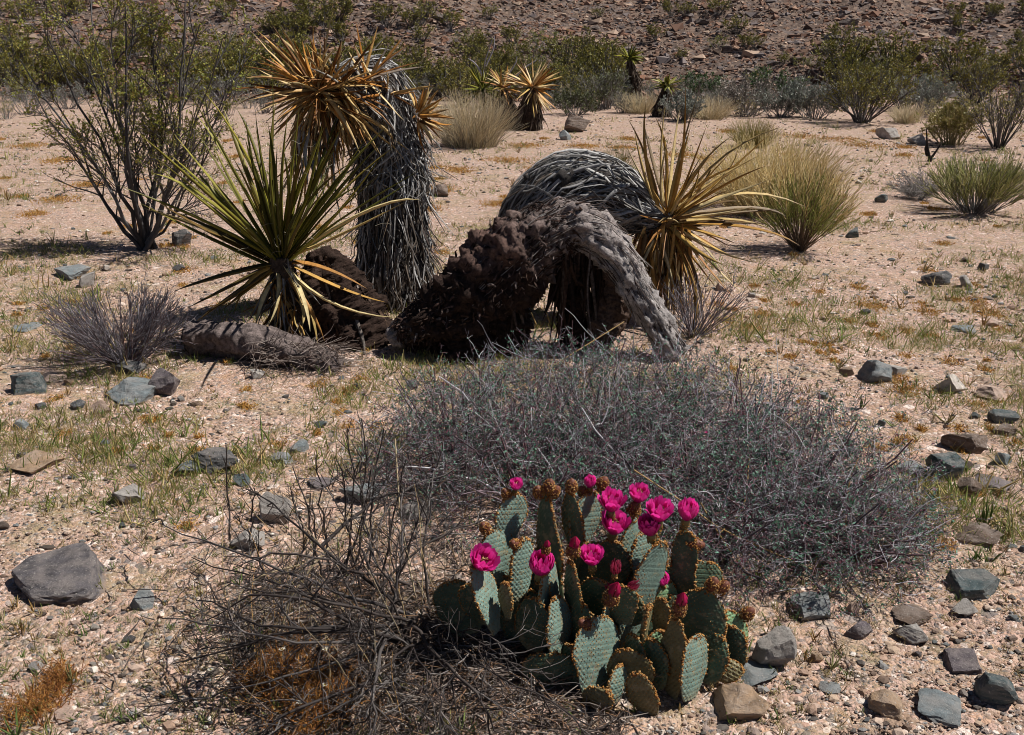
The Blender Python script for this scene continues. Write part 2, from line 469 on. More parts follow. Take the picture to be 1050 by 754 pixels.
# ---------------------------------------------------------------- gravel, hillside rubble
PEB = [(.50, .36, .28), (.62, .50, .42), (.40, .27, .20), (.70, .63, .56), (.33, .25, .21), (.20, .17, .15), (.10, .085, .075), (.24, .17, .13), (.15, .16, .16), (.44, .29, .20), (.28, .27, .26), (.52, .38, .30), (.10, .08, .065), (.45, .33, .24), (.36, .24, .17), (.55, .42, .33), (.17, .115, .085)]
def screen_ground(n, x0, x1, y0, y1, power=1.):
    """ground points, thinning out with distance"""
    px = R.uniform(x0, x1, n); py = y0 + (y1 - y0) * R.uniform(0, 1, n) ** power
    d = ray(px, py); t = -CAM_H / np.minimum(d[:, 2], -1e-3); P = d * t[:, None]
    P = P[(P[:, 1] < 24.) & (P[:, 1] > .6)]
    P[:, 2] = gz(P[:, 0], P[:, 1])
    return P
def clumpy(P, thr, sc=1.0, seed=0.):
    v = noise2(P[:, 0] * sc, P[:, 1] * sc, seed) + .6 * noise2(P[:, 0] * sc * 2.7, P[:, 1] * sc * 2.7, seed + 3)
    return P[v + R.uniform(-.45, .45, len(P)) > thr]
def off_track(P, keep=.16):
    yc = 9.3 + .5 * np.sin(P[:, 0] * .35 + .6); d = np.abs(P[:, 1] - yc) / .75; d2 = np.abs(P[:, 1] - (7.3 + .16 * P[:, 0])) / .35
    d = np.minimum(d, np.where(P[:, 0] > 1.2, d2, 9))
    return R.uniform(0, 1, len(P)) < np.clip(d - .6, keep, 1)
g = Geo()
P = screen_ground(135000, -220, 1270, 118, 1000, .9)
P = clumpy(P, -.28, 1.1, 2.)
P = P[off_track(P)]
y = P[:, 1]
s = np.exp(R.normal(0, .55, len(P))) * np.maximum(.0029, .00085 * y)
s = np.minimum(s, .024)
near = s * 400 / y > 4.
P[:, 2] += s * .25
sc = np.stack([s * R.uniform(.8, 1.5, len(P)), s * R.uniform(.7, 1.2, len(P)), s * R.uniform(.45, .8, len(P))], 1)
c = pick(PEB, len(P), .2)
g.blobs(P, sc, c, 'ico')
tag(g.build('gravel', M['pebble'], smooth=False), 'pinkish tan and grey gravel strewn over the sandy ground', 'gravel', kind='stuff')

g = Geo(); n = 120000
x = R.uniform(-28, 28, n); y = 24.6 + 17 * R.uniform(0, 1, n) ** 1.1
P = np.stack([x, y, gz(x, y)], 1); P = clumpy(P, -.9, .5, 4.)
s = np.exp(R.normal(-3.2, .55, len(P))); s = np.minimum(s, .42)
sc = np.stack([s * R.uniform(.8, 1.6, len(P)), s * R.uniform(.8, 1.2, len(P)), s * R.uniform(.5, .9, len(P))], 1)
HR = [(.12, .07, .05), (.23, .13, .09), (.33, .20, .135), (.15, .12, .115), (.21, .17, .16), (.06, .035, .028), (.21, .10, .06), (.38, .27, .20), (.26, .155, .11)]
g.blobs(P, sc, pick(HR, len(P), .25), 'octa')
tag(g.build('hillside_rubble', M['pebble'], smooth=False), 'dark brown and grey rubble covering the hillside slope', 'rubble', kind='stuff')

# ---------------------------------------------------------------- rocks
def rock_mesh(seed, dims, cuts=9, slab=False, fine=True, round_=.0):
    """angular broken rock: a sphere split along a skewed block's faces and some random fractures"""
    r = np.random.default_rng(seed)
    v, f = (ICO4 if fine else ICO3); v = v.copy()
    q = nrm(r.normal(size=(2, 3))); a = q[0]; b = nrm(np.cross(a, q[1])); c = np.cross(a, b)
    if slab: c = nrm(np.array([r.uniform(-.2, .2), r.uniform(-.4, .05), 1])); a = nrm(np.cross(c, r.normal(size=3))); b = np.cross(c, a)
    base = [a, -a, b, -b, c, -c]
    pl = [(nrm(n_ + r.normal(0, .30, 3)), r.uniform(.36, .72)) for n_ in base] + [(nrm(r.normal(size=3)), r.uniform(.48, .78)) for _ in range(cuts)]
    for n_, d_ in pl:
        h = v @ n_ - d_; v = v - np.where(h > 0, h * .985, 0)[:, None] * n_
    q = v * 4 + seed % 17
    w3 = np.sin(q[:, 0] * 2.3 + q[:, 1] * 1.1) + np.sin(q[:, 1] * 3.1 - q[:, 2] * 1.7) + np.sin(q[:, 2] * 2.7 + q[:, 0] * 1.9)
    q = v @ nrm(r.normal(size=3)) * r.uniform(9, 16) + w3 * .4
    step = (np.floor(q) - q + .5)
    v = v * (1 + .010 * w3 + .022 * step * (w3 > -.4))[:, None]
    if fine:
        fn = fractal(v, 2.6, .75, 6, seed % 97); v = v * (1 + .055 * fn - .05 * np.maximum(0, .12 - np.abs(fractal(v, 1.7, .9, 3, seed % 53))) / .12)[:, None]
    lo, hi = v.min(0), v.max(0)
    v = (v - (lo + hi) / 2) / (hi - lo) * np.array(dims)
    v[:, 2] += dims[2] * .5
    return v, f

def put_rock(x0, x1, y0, y1, color, label, name='rock', cat='rock', slab=False, seed=None, cuts=9, group=None, rotz=None, sink=.36, fine=True):
    cx = (x0 + x1) / 2
    p0 = G(cx, y1); sc = scale_at(p0); wd = (x1 - x0) / sc; ah = (y1 - y0) / sc
    th = math.atan2(CAM_H, p0[1])
    dep = wd * (1.05 if slab else .8)
    hz = (ah - dep * math.sin(th) * (.95 if slab else .75)) / math.cos(th)
    hz = max(hz, wd * (.16 if slab else .3)); 
    p = np.array([cx, 0, 0]); yy = p0[1] + dep * .42; xx = (cx - 525) / F * ((yy * math.cos(PITCH)) + CAM_H * math.sin(PITCH))
    zz = float(gz(xx, yy))
    seed = seed if seed is not None else int(cx * 7 + y1 * 13)
    v, f = rock_mesh(seed, (wd, dep, hz * (1 + sink)), cuts, slab, fine)
    g = Geo(); g.add(v + np.array([xx, yy, zz - hz * sink]), f, (.4, .4, .4))
    o = g.build(name, M['rock'], smooth=False, origin=(xx, yy, zz))
    o.color = (*color, 1)
    return tag(o, label, cat, group)

BLUE, DARK, PURP, PALE, TAN, PINK, BRN, WHT, TEAL = (.20, .23, .24), (.085, .088, .092), (.155, .13, .14), (.36, .335, .31), (.40, .27, .17), (.52, .37, .29), (.15, .105, .08), (.58, .52, .46), (.085, .115, .12)
ROCKS = [
 (14, 119, 546, 618, (.115, .105, .112), 'large dark purplish grey slab with a split top, biggest rock at the left edge', 1, 6),
 (133, 159, 602, 627, BLUE, 'small square blue grey block right of the large dark purplish slab', 0, 7),
 (50, 83, 730, 743, PINK, 'flat pale pink stone at the bottom left corner of the ground', 1, 8),
 (29, 43, 677, 690, PALE, 'tiny pale upright stone below the large dark purplish slab', 0, 7),
 (109, 164, 381, 415, BLUE, 'smooth flat blue grey slab tilted in front of the leafless left shrub', 1, 5),
 (155, 186, 377, 407, PURP, 'lumpy purplish grey rock touching the right side of the smooth tilted slab', 0, 8),
 (10, 55, 376, 405, TEAL, 'speckled dark blue rock cut by the left edge of the picture', 0, 9),
 (40, 71, 375, 392, PINK, 'low salmon pink stone behind the speckled dark blue rock', 1, 7),
 (95, 117, 408, 425, PINK, 'pale pinkish wedge stone in front of the smooth tilted slab', 0, 6),
 (54, 90, 271, 288, BLUE, 'low blue grey slab on the sand below the creosote bush', 1, 7),
 (80, 98, 278, 295, PALE, 'pale rounded stone at the end of the low slab below the creosote bush', 0, 8),
 (12, 39, 332, 341, BLUE, 'thin flat grey stone lying at the left edge, level with the leafless shrub', 1, 7),
 (196, 249, 459, 486, DARK, 'dark rock with pale bands, longest of the pair on the open left sand', 0, 7),
 (184, 214, 474, 487, TEAL, 'small dark blue grey stone leaning on the dark pale-banded rock', 0, 8),
 (117, 152, 488, 517, PALE, 'pale grey half-buried stone with weeds on its left side', 1, 8),
 (35, 49, 412, 420, DARK, 'small dark blue stone below the speckled dark blue rock', 0, 7),
 (72, 88, 410, 421, DARK, 'small black and white stone left of the pale pinkish wedge stone', 0, 7),
 (12, 30, 428, 441, BLUE, 'blue grey stone at the left edge, under the speckled dark blue rock', 0, 7),
 (12, 62, 468, 488, TAN, 'flat tan half-buried stone at the left edge', 1, 7),
 (276, 302, 458, 476, BLUE, 'flat blue grey stone above the dead brush, left one of two', 1, 7),
 (296, 316, 450, 465, BLUE, 'grey stone above the dead brush, right one of two', 0, 7),
 (266, 302, 500, 537, PALE, 'tall pale grey stone behind the dead brush stalks', 0, 6),
 (348, 394, 493, 518, BLUE, 'wide blue grey rock behind the dead brush stalks', 0, 8),
 (316, 344, 486, 501, PURP, 'flat purplish stone between the tall pale stone and the wide blue grey rock', 1, 7),
 (238, 275, 540, 565, PALE, 'pale rounded rock left of the dead brush stalks', 0, 8),
 (406, 440, 508, 532, PALE, 'pale grey rock showing between the dead brush and the grey shrub', 0, 8),
 (240, 257, 485, 499, TEAL, 'small round greenish grey stone right of the dark pale-banded rock', 0, 9),
 (176, 198, 234, 253, DARK, 'dark pointed rock at the foot of the creosote bush', 0, 6),
 (322, 336, 430, 440, TEAL, 'small dark stone on the sand below the fallen log', 0, 7),
 (257, 272, 377, 389, PALE, 'small pale stone below the fallen log', 0, 8),
 (119, 150, 372, 385, DARK, 'mottled dark stone at the foot of the leafless left shrub', 0, 8),
 # right side
 (880, 917, 365, 393, BLUE, 'blue grey boulder with a dark brown left face on the open right sand', 0, 7),
 (957, 993, 380, 405, WHT, 'white and brown quartz rock to the right of the blue grey boulder', 0, 8),
 (945, 975, 275, 293, DARK, 'dark rock with white veins on the far right sand', 0, 8),
 (982, 997, 281, 295, PALE, 'pale pinkish stone just right of the dark white-veined rock', 0, 7),
 (966, 1012, 436, 465, BRN, 'brown rock with a steep dark face and pale right edge', 0, 5),
 (949, 985, 460, 494, TEAL, 'lumpy blue green dark rock in front of the steep brown rock', 0, 10),
 (1014, 1040, 418, 435, TEAL, 'dark blue grey rock on the right edge above the brown one', 0, 8),
 (1015, 1040, 433, 447, BRN, 'rounded reddish brown rock on the right edge', 0, 8),
 (997, 1038, 482, 505, PURP, 'flat purplish slab behind the right edge rock pile', 1, 6),
 (981, 1004, 488, 509, BRN, 'dark brown angular slab left of the flat purplish slab', 0, 6),
 (918, 950, 468, 488, BLUE, 'pale bluish flat rock half hidden at the right tip of the grey shrub', 1, 8),
 (971, 1024, 528, 561, BRN, 'brown block with a pale flat top near the right edge', 1, 6),
 (972, 1025, 587, 614, TEAL, 'dark greenish grey wedge near the right edge', 0, 6),
 (914, 956, 624, 643, BRN, 'thin brown slab lying on a pale rounded stone', 1, 7),
 (915, 951, 637, 662, PALE, 'pale rounded stone under the thin brown slab', 0, 9),
 (966, 1009, 657, 691, PURP, 'flat purple grey stone at the lower right', 1, 7),
 (1002, 1042, 689, 728, TEAL, 'dark blue black boulder at the lower right corner', 0, 7),
 (937, 991, 719, 745, BLUE, 'pale bluish flat rock on the bottom edge', 1, 8),
 (865, 894, 635, 656, PURP, 'dark grey wedge stone between the grey shrub and the thin brown slab', 0, 6),
 (770, 813, 641, 688, PALE, 'tall pale grey rock right of the cactus', 0, 6),
 (756, 798, 680, 704, BLUE, 'low rock with blue and white bands beside the cactus', 1, 8),
 (732, 789, 699, 742, TAN, 'rounded tan boulder at the bottom right of the cactus', 0, 12),
 (812, 854, 600, 637, BLUE, 'flat pitted grey rock below the right end of the grey shrub', 1, 10),
 (868, 881, 616, 630, PINK, 'small pink stone right of the flat pitted grey rock', 0, 7),
 (889, 925, 700, 738, TAN, 'half-buried tan rock on the bottom edge', 1, 8),
 (831, 845, 667, 680, TAN, 'small square tan stone right of the tall pale rock', 0, 6),
 (840, 862, 695, 712, BLUE, 'flat bluish stone on the gravel right of the tan boulder', 1, 7),
 (975, 1000, 614, 634, PALE, 'pale grey stone below the dark greenish grey wedge', 0, 8),
 (898, 923, 130, 143, PALE, 'pale grey rock in front of the dark creosote bush at the wash edge', 0, 8),
 (930, 950, 136, 148, PALE, 'pale grey rock beside the yellow bush at the wash edge', 0, 8),
 (578, 606, 117, 136, BRN, 'dark pointed rock with a white right face right of the distant yucca pair', 0, 5),
 (573, 586, 133, 144, BLUE, 'small grey stone in front of the dark pointed rock', 0, 7),
 (440, 460, 188, 202, BRN, 'dark brown stone on the wash sand behind the yuccas', 0, 7),
 (897, 909, 199, 208, TEAL, 'teal dark stone near the right feathery bush', 0, 7),
 (866, 881, 232, 244, TEAL, 'teal dark stone right of the yellow green bush', 0, 7),
 (975, 1000, 330, 342, BLUE, 'dark slab with a smaller stone on the right sand', 1, 7),
 (1006, 1026, 324, 335, PINK, 'tan pink rounded stone at the far right above the quartz rock', 0, 9),
 (1000, 1033, 393, 412, PINK, 'pale pink rock at the far right below the quartz rock', 0, 8),
 (780, 806, 412, 428, PALE, 'pale stone on the top edge of the grey shrub', 0, 8),
 (1018, 1036, 462, 478, BLUE, 'grey stone between the reddish brown rock and the flat purplish slab', 0, 7),
 (920, 934, 556, 570, BLUE, 'small blue grey stone right of the grey shrub', 0, 7),
 (908, 930, 372, 386, PALE, 'small pale stone behind the blue grey boulder', 0, 7),
]
for i, (x0, x1, y0, y1, c, lab, slab, cuts) in enumerate(ROCKS):
    put_rock(x0, x1, y0, y1, c, lab, slab=bool(slab), cuts=cuts, seed=300 + i * 31, fine=(x1 - x0) > 22)

# small loose stones, one object each
EX = [((x0 + x1) / 2, (y0 + y1) / 2, (x1 - x0) * .6) for x0, x1, y0, y1, *_ in ROCKS] + [(660, 480, 190), (600, 640, 150), (330, 600, 90), (290, 330, 100), (560, 300, 150)]
protos = []
for k in range(14):
    v, f = rock_mesh(900 + k * 17, (1, R.uniform(.65, .95), R.uniform(.35, .7)), int(R.integers(6, 10)), k % 3 == 0, False)
    g = Geo(); g.add(v - np.array([0, 0, .12]), f, (.4, .4, .4)); me = g.build('stone', M['rock'], smooth=False, origin=(0, 0, 0))
    protos.append(me)
used = set(); cnt = 0
pal = [BLUE, DARK, PURP, PALE, TAN, PINK, BRN, WHT, TEAL, BLUE, TEAL, PINK]
while cnt < 210:
    px = R.uniform(-60, 1110); py = 125 + 640 * R.uniform(0, 1) ** .8
    if any((px - a) ** 2 + (1.4 * (py - b)) ** 2 < c_ * c_ for a, b, c_ in EX): continue
    if px < 400 and R.uniform() < .3: continue
    p = G(px, py)
    if p[1] > 24: continue
    k = int(R.integers(0, 14)); o = protos[k] if k not in used else protos[k].copy()
    if k in used: COL.objects.link(o)
    used.add(k)
    spx = min(14, R.uniform(4.5, 7.) * math.exp(abs(R.normal(0, .42))))
    sz = min(.085, spx / scale_at(p))
    o.location = p; o.rotation_euler = (0, 0, R.uniform(0, 6.28)); o.scale = (sz, sz, sz)
    o.color = (*np.clip(np.array(pal[int(R.integers(0, len(pal)))]) * R.uniform(.8, 1.2), 0, 1), 1)
    tag(o, 'small loose stone lying in the gravel of the desert floor', 'stone', 'small loose stones scattered over the sand')
    cnt += 1

# ---------------------------------------------------------------- ground cover
g = Geo()
P = clumpy(screen_ground(17000, -200, 1250, 124, 900, .85), .0, 1.1, 8.)
P = P[R.uniform(0, 1, len(P)) < np.clip((P[:, 1] - .6) / 3.2, .25, 1)]
P = P[off_track(P, .08)]
n = len(P); k = 7
base = np.repeat(P, k, 0) + R.normal(0, .006, (n * k, 3)) * [1, 1, 0]
hgt = np.repeat(np.exp(R.normal(-3.75, .4, n)) * np.clip(.75 + .09 * P[:, 1], .8, 2.2), k) * R.uniform(.5, 1.1, n * k)
d = np.stack([R.normal(0, .5, n * k), R.normal(0, .5, n * k), np.ones(n * k)], 1)
st = strands(base, d, hgt, 4, .12, 0)
g.blades(st, hgt[:, None] * np.array([[.05, .10, .08, .01]]), nrm(R.normal(size=(n * k, 3))), np.repeat(pick([(.16, .23, .05), (.22, .27, .08), (.13, .19, .05), (.40, .34, .14), (.30, .29, .12), (.46, .36, .18), (.38, .24, .09)], n), k, 0))
tag(g.build('weeds', M['leaf']), 'small green seedling weeds sprouting from the gravel', 'weeds', kind='stuff')

g = Geo()
P = screen_ground(130000, -200, 1250, 122, 660, .95); P = P[P[:, 1] > 2.9]; P = P[R.uniform(0, 1, len(P)) < np.clip(P[:, 1] / 6, .5, 1)]; P = clumpy(P, .28, 1.5, 14.); P = P[off_track(P, .05)]
n = len(P); k = 4; base = np.repeat(P, k, 0) + R.normal(0, .02, (n * k, 3)) * [1, 1, 0]
hgt = np.repeat(np.exp(R.normal(-3.3, .4, n)) * np.clip(.8 + .04 * P[:, 1], .9, 1.6), k) * R.uniform(.5, 1.1, n * k)
st = strands(base, np.stack([R.normal(0, .6, n * k), R.normal(0, .6, n * k), np.ones(n * k)], 1), hgt, 3, .15, 0)
g.tubes(st, hgt[:, None] * np.array([[.035, .035, .01]]), np.repeat(pick([(.26, .30, .07), (.38, .36, .12), (.48, .40, .17), (.20, .26, .06), (.52, .38, .16)], n, .2), k, 0), 3)
tag(g.build('annual_grass', M['leaf']), 'patches of short yellow green annual grass on the desert floor', 'grass', kind='stuff')

def patchy(centers, name, lab, cat, palette, count, spread, hmean, mat='twig', r=.0009):
    g = Geo(); allb = []; allh = []
    for (px, py, w_) in centers:
        p = G(px, py); s_ = w_ / scale_at(p) * .5
        m = int(count * min(2.2, max(.5, s_ / .1)))
        q = R.normal(0, .45, (m, 2)) * s_
        b = np.stack([p[0] + q[:, 0], p[1] + q[:, 1] * 1.3, np.zeros(m)], 1); b[:, 2] = gz(b[:, 0], b[:, 1])
        allb.append(b); allh.append(np.full(m, hmean * min(1.3, max(.6, s_ / .1))))
    b = np.concatenate(allb); h = np.concatenate(allh) * R.uniform(.5, 1.2, len(b))
    d = np.stack([R.normal(0, .9, len(b)), R.normal(0, .9, len(b)), np.ones(len(b))], 1)
    st = strands(b, d, h, 4, .35, -.05)
    g.tubes(st, taper(len(b), 4, r * (1 + b[:, 1] * .12), r * .5), pick(palette, len(b)), 3)
    q, t = pts_on(st, len(b) * 2, .3)
    g.cards(q, t + R.normal(0, .6, q.shape), nrm(R.normal(size=q.shape)), .006 + .0006 * q[:, 1], .003 + .0003 * q[:, 1], pick(palette, len(q)))
    return tag(g.build(name, M[mat]), lab, cat, kind='stuff')
RUST = [(780, 322, 26), (895, 315, 40), (950, 320, 30), (870, 330, 18), (1010, 322, 40), (920, 390, 35), (930, 400, 40), (945, 312, 20), (975, 372, 26), (850, 355, 18),
        (862, 434, 26), (925, 430, 20), (840, 300, 16), (745, 330, 22), (880, 295, 20), (1000, 310, 30), (1020, 410, 25), (900, 345, 26), (815, 313, 20), (955, 345, 20),
        (450, 195, 40), (470, 175, 40), (510, 210, 36), (440, 215, 30), (395, 190, 30), (540, 150, 40), (860, 143, 60), (890, 150, 50), (960, 215, 20), (820, 140, 50), (600, 150, 40),
        (40, 725, 45), (60, 205, 40), (35, 220, 30), (90, 190, 40), (300, 700, 55), (290, 720, 50), (330, 735, 30), (190, 540, 25), (970, 560, 25), (1000, 505, 25), (30, 150, 40), (60, 165, 40), (520, 165, 50), (700, 160, 40), (640, 152, 40)]
for _ in range(190):
    RUST.append((R.uniform(-40, 1090), 135 + 330 * R.uniform() ** 1.2, R.uniform(6, 22)))
patchy(RUST, 'dry_weeds', 'rust orange mats of dry spurge on the gravel', 'dry weeds', [(.52, .25, .05), (.58, .32, .08), (.42, .18, .04), (.55, .38, .14)], 150, 1, .035, 'twig', .0013)
patchy([(300, 700, 80), (338, 712, 60), (270, 695, 50), (320, 740, 80), (38, 728, 60), (62, 700, 30)], 'dry_weeds', 'reddish brown wiry dry weeds tangled at the foot of the dead brush', 'dry weeds', [(.34, .14, .035), (.42, .20, .05), (.26, .10, .03)], 330, 1, .10, 'twig', .0011)
STRAW = [(R.uniform(-40, 1090), 140 + 560 * R.uniform(), R.uniform(12, 34)) for _ in range(260)] + [(770, 730, 60), (800, 715, 40), (700, 700, 40), (860, 700, 40), (200, 420, 50), (270, 400, 60), (330, 400, 50)]
patchy(STRAW, 'dry_grass', 'wispy straw coloured dry grass between the stones', 'dry grass', [(.50, .40, .20), (.42, .32, .15), (.55, .46, .28)], 26, 1, .06, 'grass', .0008)

# ---------------------------------------------------------------- yuccas
GREY = [(.30, .29, .285), (.48, .47, .465), (.13, .12, .115), (.19, .15, .12), (.33, .31, .30), (.08, .068, .06), (.46, .45, .44), (.10, .08, .065)]
TANL = [(.62, .38, .12), (.72, .50, .21), (.50, .24, .05), (.75, .58, .30), (.36, .16, .04), (.26, .16, .07)]
ORNG = [(.62, .29, .065), (.74, .44, .15), (.44, .18, .035), (.80, .60, .31), (.24, .10, .025), (.78, .54, .24)]
GRN = [(.11, .11, .02), (.15, .145, .024), (.075, .072, .015), (.32, .29, .045), (.12, .085, .017), (.22, .205, .03)]
WPROF = np.array([.75, 1, 1, .93, .82, .65, .42, .04])

def leaves_to(g, c, tips, w, pal, mi=0, sag=.06, start=.03, edge=None, tip=.45, bowr=.035):
    """leaves from a head at c to given tip points"""
    tips = np.asarray(tips, float); n = len(tips); K = 8
    t = np.linspace(0, 1, K)[None, :, None]
    d = tips - c; ln = np.linalg.norm(d, axis=1, keepdims=True)
    b = c + nrm(d) * start + R.normal(0, .012, (n, 3))
    bow = R.normal(0, bowr, (n, 3)) * ln + np.array([0, 0, 1.]) * sag * ln * R.uniform(.2, 1.2, (n, 1))
    P = b[:, None] * (1 - t) + tips[:, None] * t + bow[:, None] * (4 * t * (1 - t)) ** 1.
    nor = nrm(np.array([0, -.35, 1.]) + R.normal(0, .35, (n, 3)))
    nor = nrm(nor - (nor * nrm(d)).sum(1, keepdims=True) * nrm(d))
    ww = w * R.uniform(.8, 1.2, n)[:, None] * WPROF[None]
    g.blades(P, ww, nor, pick(pal, n, .2), fold=R.uniform(.35, .6), th=.12, mi=mi, edge=None if edge is None else pick(edge, n, .2), tip=tip)
    return P

def rosette(g, c, axis, n, l0, l1, w, th0, th1, pal, droop=0., mi=0, start=.03):
    axis = nrm(np.asarray(axis, float)); th = np.sqrt(R.uniform(th0 ** 2, th1 ** 2, n)); ph = R.uniform(0, 6.283, n)
    a = nrm(np.cross(axis, [.3, .2, 1.])); b = np.cross(axis, a)
    d = axis * np.cos(th)[:, None] + (a * np.cos(ph)[:, None] + b * np.sin(ph)[:, None]) * np.sin(th)[:, None]
    P = strands(c + d * start + R.normal(0, .01, (n, 3)), d, R.uniform(l0, l1, n), 8, .035, -droop)
    nor = nrm(axis - (d @ axis)[:, None] * d + R.normal(0, .25, (n, 3)))
    g.blades(P, w * R.uniform(.75, 1.2, n)[:, None] * WPROF[None], nor, pick(pal, n, .2), fold=.5, th=.12, mi=mi, tip=.4)
    return P

def path3(pts):
    """[(px, py, Y, radius in photo pixels)] -> smooth 3-D path and radii"""
    p = np.array([W(a, b, c) for a, b, c, _ in pts]); r = np.array([q[3] / scale_at(p[i]) for i, q in enumerate(pts)])
    K = 64; t = np.linspace(0, len(pts) - 1, K)
    return smooth_path(p, K), np.interp(t, np.arange(len(pts)), r)

def frames(P):
    T = nrm(np.gradient(P, axis=0)); ref = np.array([.15, -1., .1])
    A = nrm(np.cross(T, ref)); return T, A, np.cross(A, T)

def bumpy(g, P, r, amp, colf, sides=64, seed=0., mi=0, fib=1., rough=.25, fq=9.):
    u = np.linspace(0, len(P) - 1, 120); ii = np.arange(len(P)); P = np.stack([np.interp(u, ii, P[:, c]) for c in range(3)], 1); r = np.interp(u, ii, r)
    K = len(P); T, A, B = frames(P)
    a = np.arange(sides) * 2 * np.pi / sides
    L = np.concatenate([[0], np.cumsum(np.linalg.norm(np.diff(P, axis=0), axis=1))])[:, None]
    rd = r[:, None] * (1 + amp * (np.sin(a * 3 + L * 4 + seed) * .5 + np.sin(a * 7 + np.sin(L * 9 + seed) * 1.5) * .35 * fib + np.sin(a * 13 - L * 11 + 2 * np.sin(L * 5)) * .25 * fib
                              + np.sin(L * 38 + 2 * np.sin(a * 2 + seed)) * .22 ))
    V0 = P[:, None] + r[:, None, None] * (np.cos(a)[None, :, None] * A[:, None] + np.sin(a)[None, :, None] * B[:, None])
    rd = rd * (1 + rough * fractal(V0, fq, .7, 6, seed) + rough * .5 * (1 - 2 * np.abs(fractal(V0, fq * 2.3, .8, 4, seed + 3))))
    V = P[:, None] + rd[:, :, None] * (np.cos(a)[None, :, None] * A[:, None] + np.sin(a)[None, :, None] * B[:, None])
    C = colf(np.linspace(0, 1, K)[:, None] + 0 * a[None], a[None] + 0 * L, V)
    g._grid(V[None], C[None], mi, True)
    return V

def skirt(g, P, r, n, l0, l1, w, pal, grav=.8, flare=.12, t0=0., t1=1., K=6, wig=.10, mi=0, power=1.):
    """dead leaves lying back along a trunk, from the head end (index 0) towards the foot"""
    T, A, B = frames(P); t = t0 + (t1 - t0) * R.uniform(0, 1, n) ** power; i = np.minimum((t * (len(P) - 1)).astype(int), len(P) - 1)
    ph = R.uniform(0, 6.283, n); rad_ = A[i] * np.cos(ph)[:, None] + B[i] * np.sin(ph)[:, None]
    b = P[i] + rad_ * (r[i] * R.uniform(.85, 1.08, n))[:, None]
    d = T[i] * (1 - grav * .7) + np.array([0, 0, -1.]) * grav + rad_ * flare * R.normal(1, .8, n)[:, None]
    st = strands(b, d, R.uniform(l0, l1, n), K, wig, -.02)
    prof = np.interp(np.linspace(0, 1, K), np.linspace(0, 1, 8), WPROF)
    g.blades(st, w * R.uniform(.5, 1.2, n)[:, None] * prof[None], nrm(rad_ + R.normal(0, .35, rad_.shape)), pick(pal, n, .2), fold=.3, th=.15, mi=mi)

def thatch(g, P, r, n, l0, l1, w, pal, t0=0., t1=1., lift=.10, twist=.5, K=7, mi=0, sag=0., ends=.25):
    """dead leaves lying along a trunk and following its bend"""
    T, A, B = frames(P); L = np.concatenate([[0], np.cumsum(np.linalg.norm(np.diff(P, axis=0), axis=1))]); idx = np.arange(len(P))
    s0 = L[-1] * R.uniform(t0, t1, n); ln = R.uniform(l0, l1, n); ph0 = R.uniform(0, 6.283, n); dp = R.normal(0, twist, n); wv = R.normal(0, .12, (n, 3))
    kk = np.linspace(0, 1, K); ss = s0[:, None] + ln[:, None] * kk[None]; fi = np.interp(ss, L, idx); fi = np.clip(fi, 0, len(P) - 1.001); i = fi.astype(int); fr = (fi - i)[..., None]
    C = P[i] * (1 - fr) + P[i + 1] * fr; over = np.maximum(0, ss - L[-1])
    C = C + T[-1] * over[..., None]
    rr = np.interp(fi, idx, r); a = ph0[:, None] + dp[:, None] * kk[None] + wv[:, :1] * np.sin(kk * 6 + wv[:, 1:2] * 30)
    ra_ = A[i] * np.cos(a)[..., None] + B[i] * np.sin(a)[..., None]
    h = R.uniform(.0, lift, n)[:, None] + ends * np.maximum(0, R.normal(0, .5, n))[:, None] * kk[None] ** 2 + .03 * np.sin(kk * 5 + wv[:, 2:3] * 40)
    S_ = C + ra_ * (rr * (1 + h))[..., None]
    S_[..., 2] -= sag * (kk ** 2)[None] * ln[:, None]
    prof = np.interp(kk, np.linspace(0, 1, 8), WPROF)
    nor = nrm(ra_.mean(1) + R.normal(0, .5, (n, 3)))
    g.blades(S_, w * R.uniform(.45, 1.25, n)[:, None] * prof[None], nor, pick(pal, n, .25), fold=.3, th=.16, mi=mi)

# --- standing yucca whose head has bent over and dried
base = G(408, 316)
ty = thing('dried_yucca', 'standing yucca, shaggy grey trunk, dried orange head bent over to the left', 'yucca', base)
Pt, rt = path3([(336, 94, 5.72, 11), (358, 84, 5.8, 20), (384, 92, 5.9, 27), (399, 130, 5.95, 28), (402, 180, 5.98, 31), (404, 250, 6.0, 35), (405, 322, 6.02, 39)])
rt = rt * .90 * (1 + .10 * np.sin(np.arange(64) * .55) * np.sin(np.arange(64) * .21 + 1) + .05 * R.normal(size=64))
g = Geo(); bumpy(g, Pt, rt * .88, .10, lambda t, a, V: np.broadcast_to(np.array([.11, .095, .085]), V.shape), seed=1.)
g.build('trunk', M['bark'], ty)
g = Geo()
thatch(g, Pt, rt, 1300, .18, .46, .014, GREY, .08, .90, .16, .16, ends=.55)
skirt(g, Pt, rt, 900, .15, .5, .013, GREY + [(.3, .22, .15), (.07, .05, .045)], .78, .14, .1, .92, wig=.12)
thatch(g, Pt, rt, 420, .15, .34, .015, [(.46, .45, .44), (.33, .32, .31), (.5, .49, .48), (.2, .18, .17)], .05, .45, .3, .9, ends=1.1)
skirt(g, Pt, rt, 160, .12, .3, .012, GREY, .8, .25, .2, .92, wig=.16)
g.build('dead_leaf_skirt', M['fibre'], ty)
hc = W(327, 94, 5.68)
g = Geo()
g.blobs(hc[None], np.array([.045]), (.14, .06, .02), 'ico2')
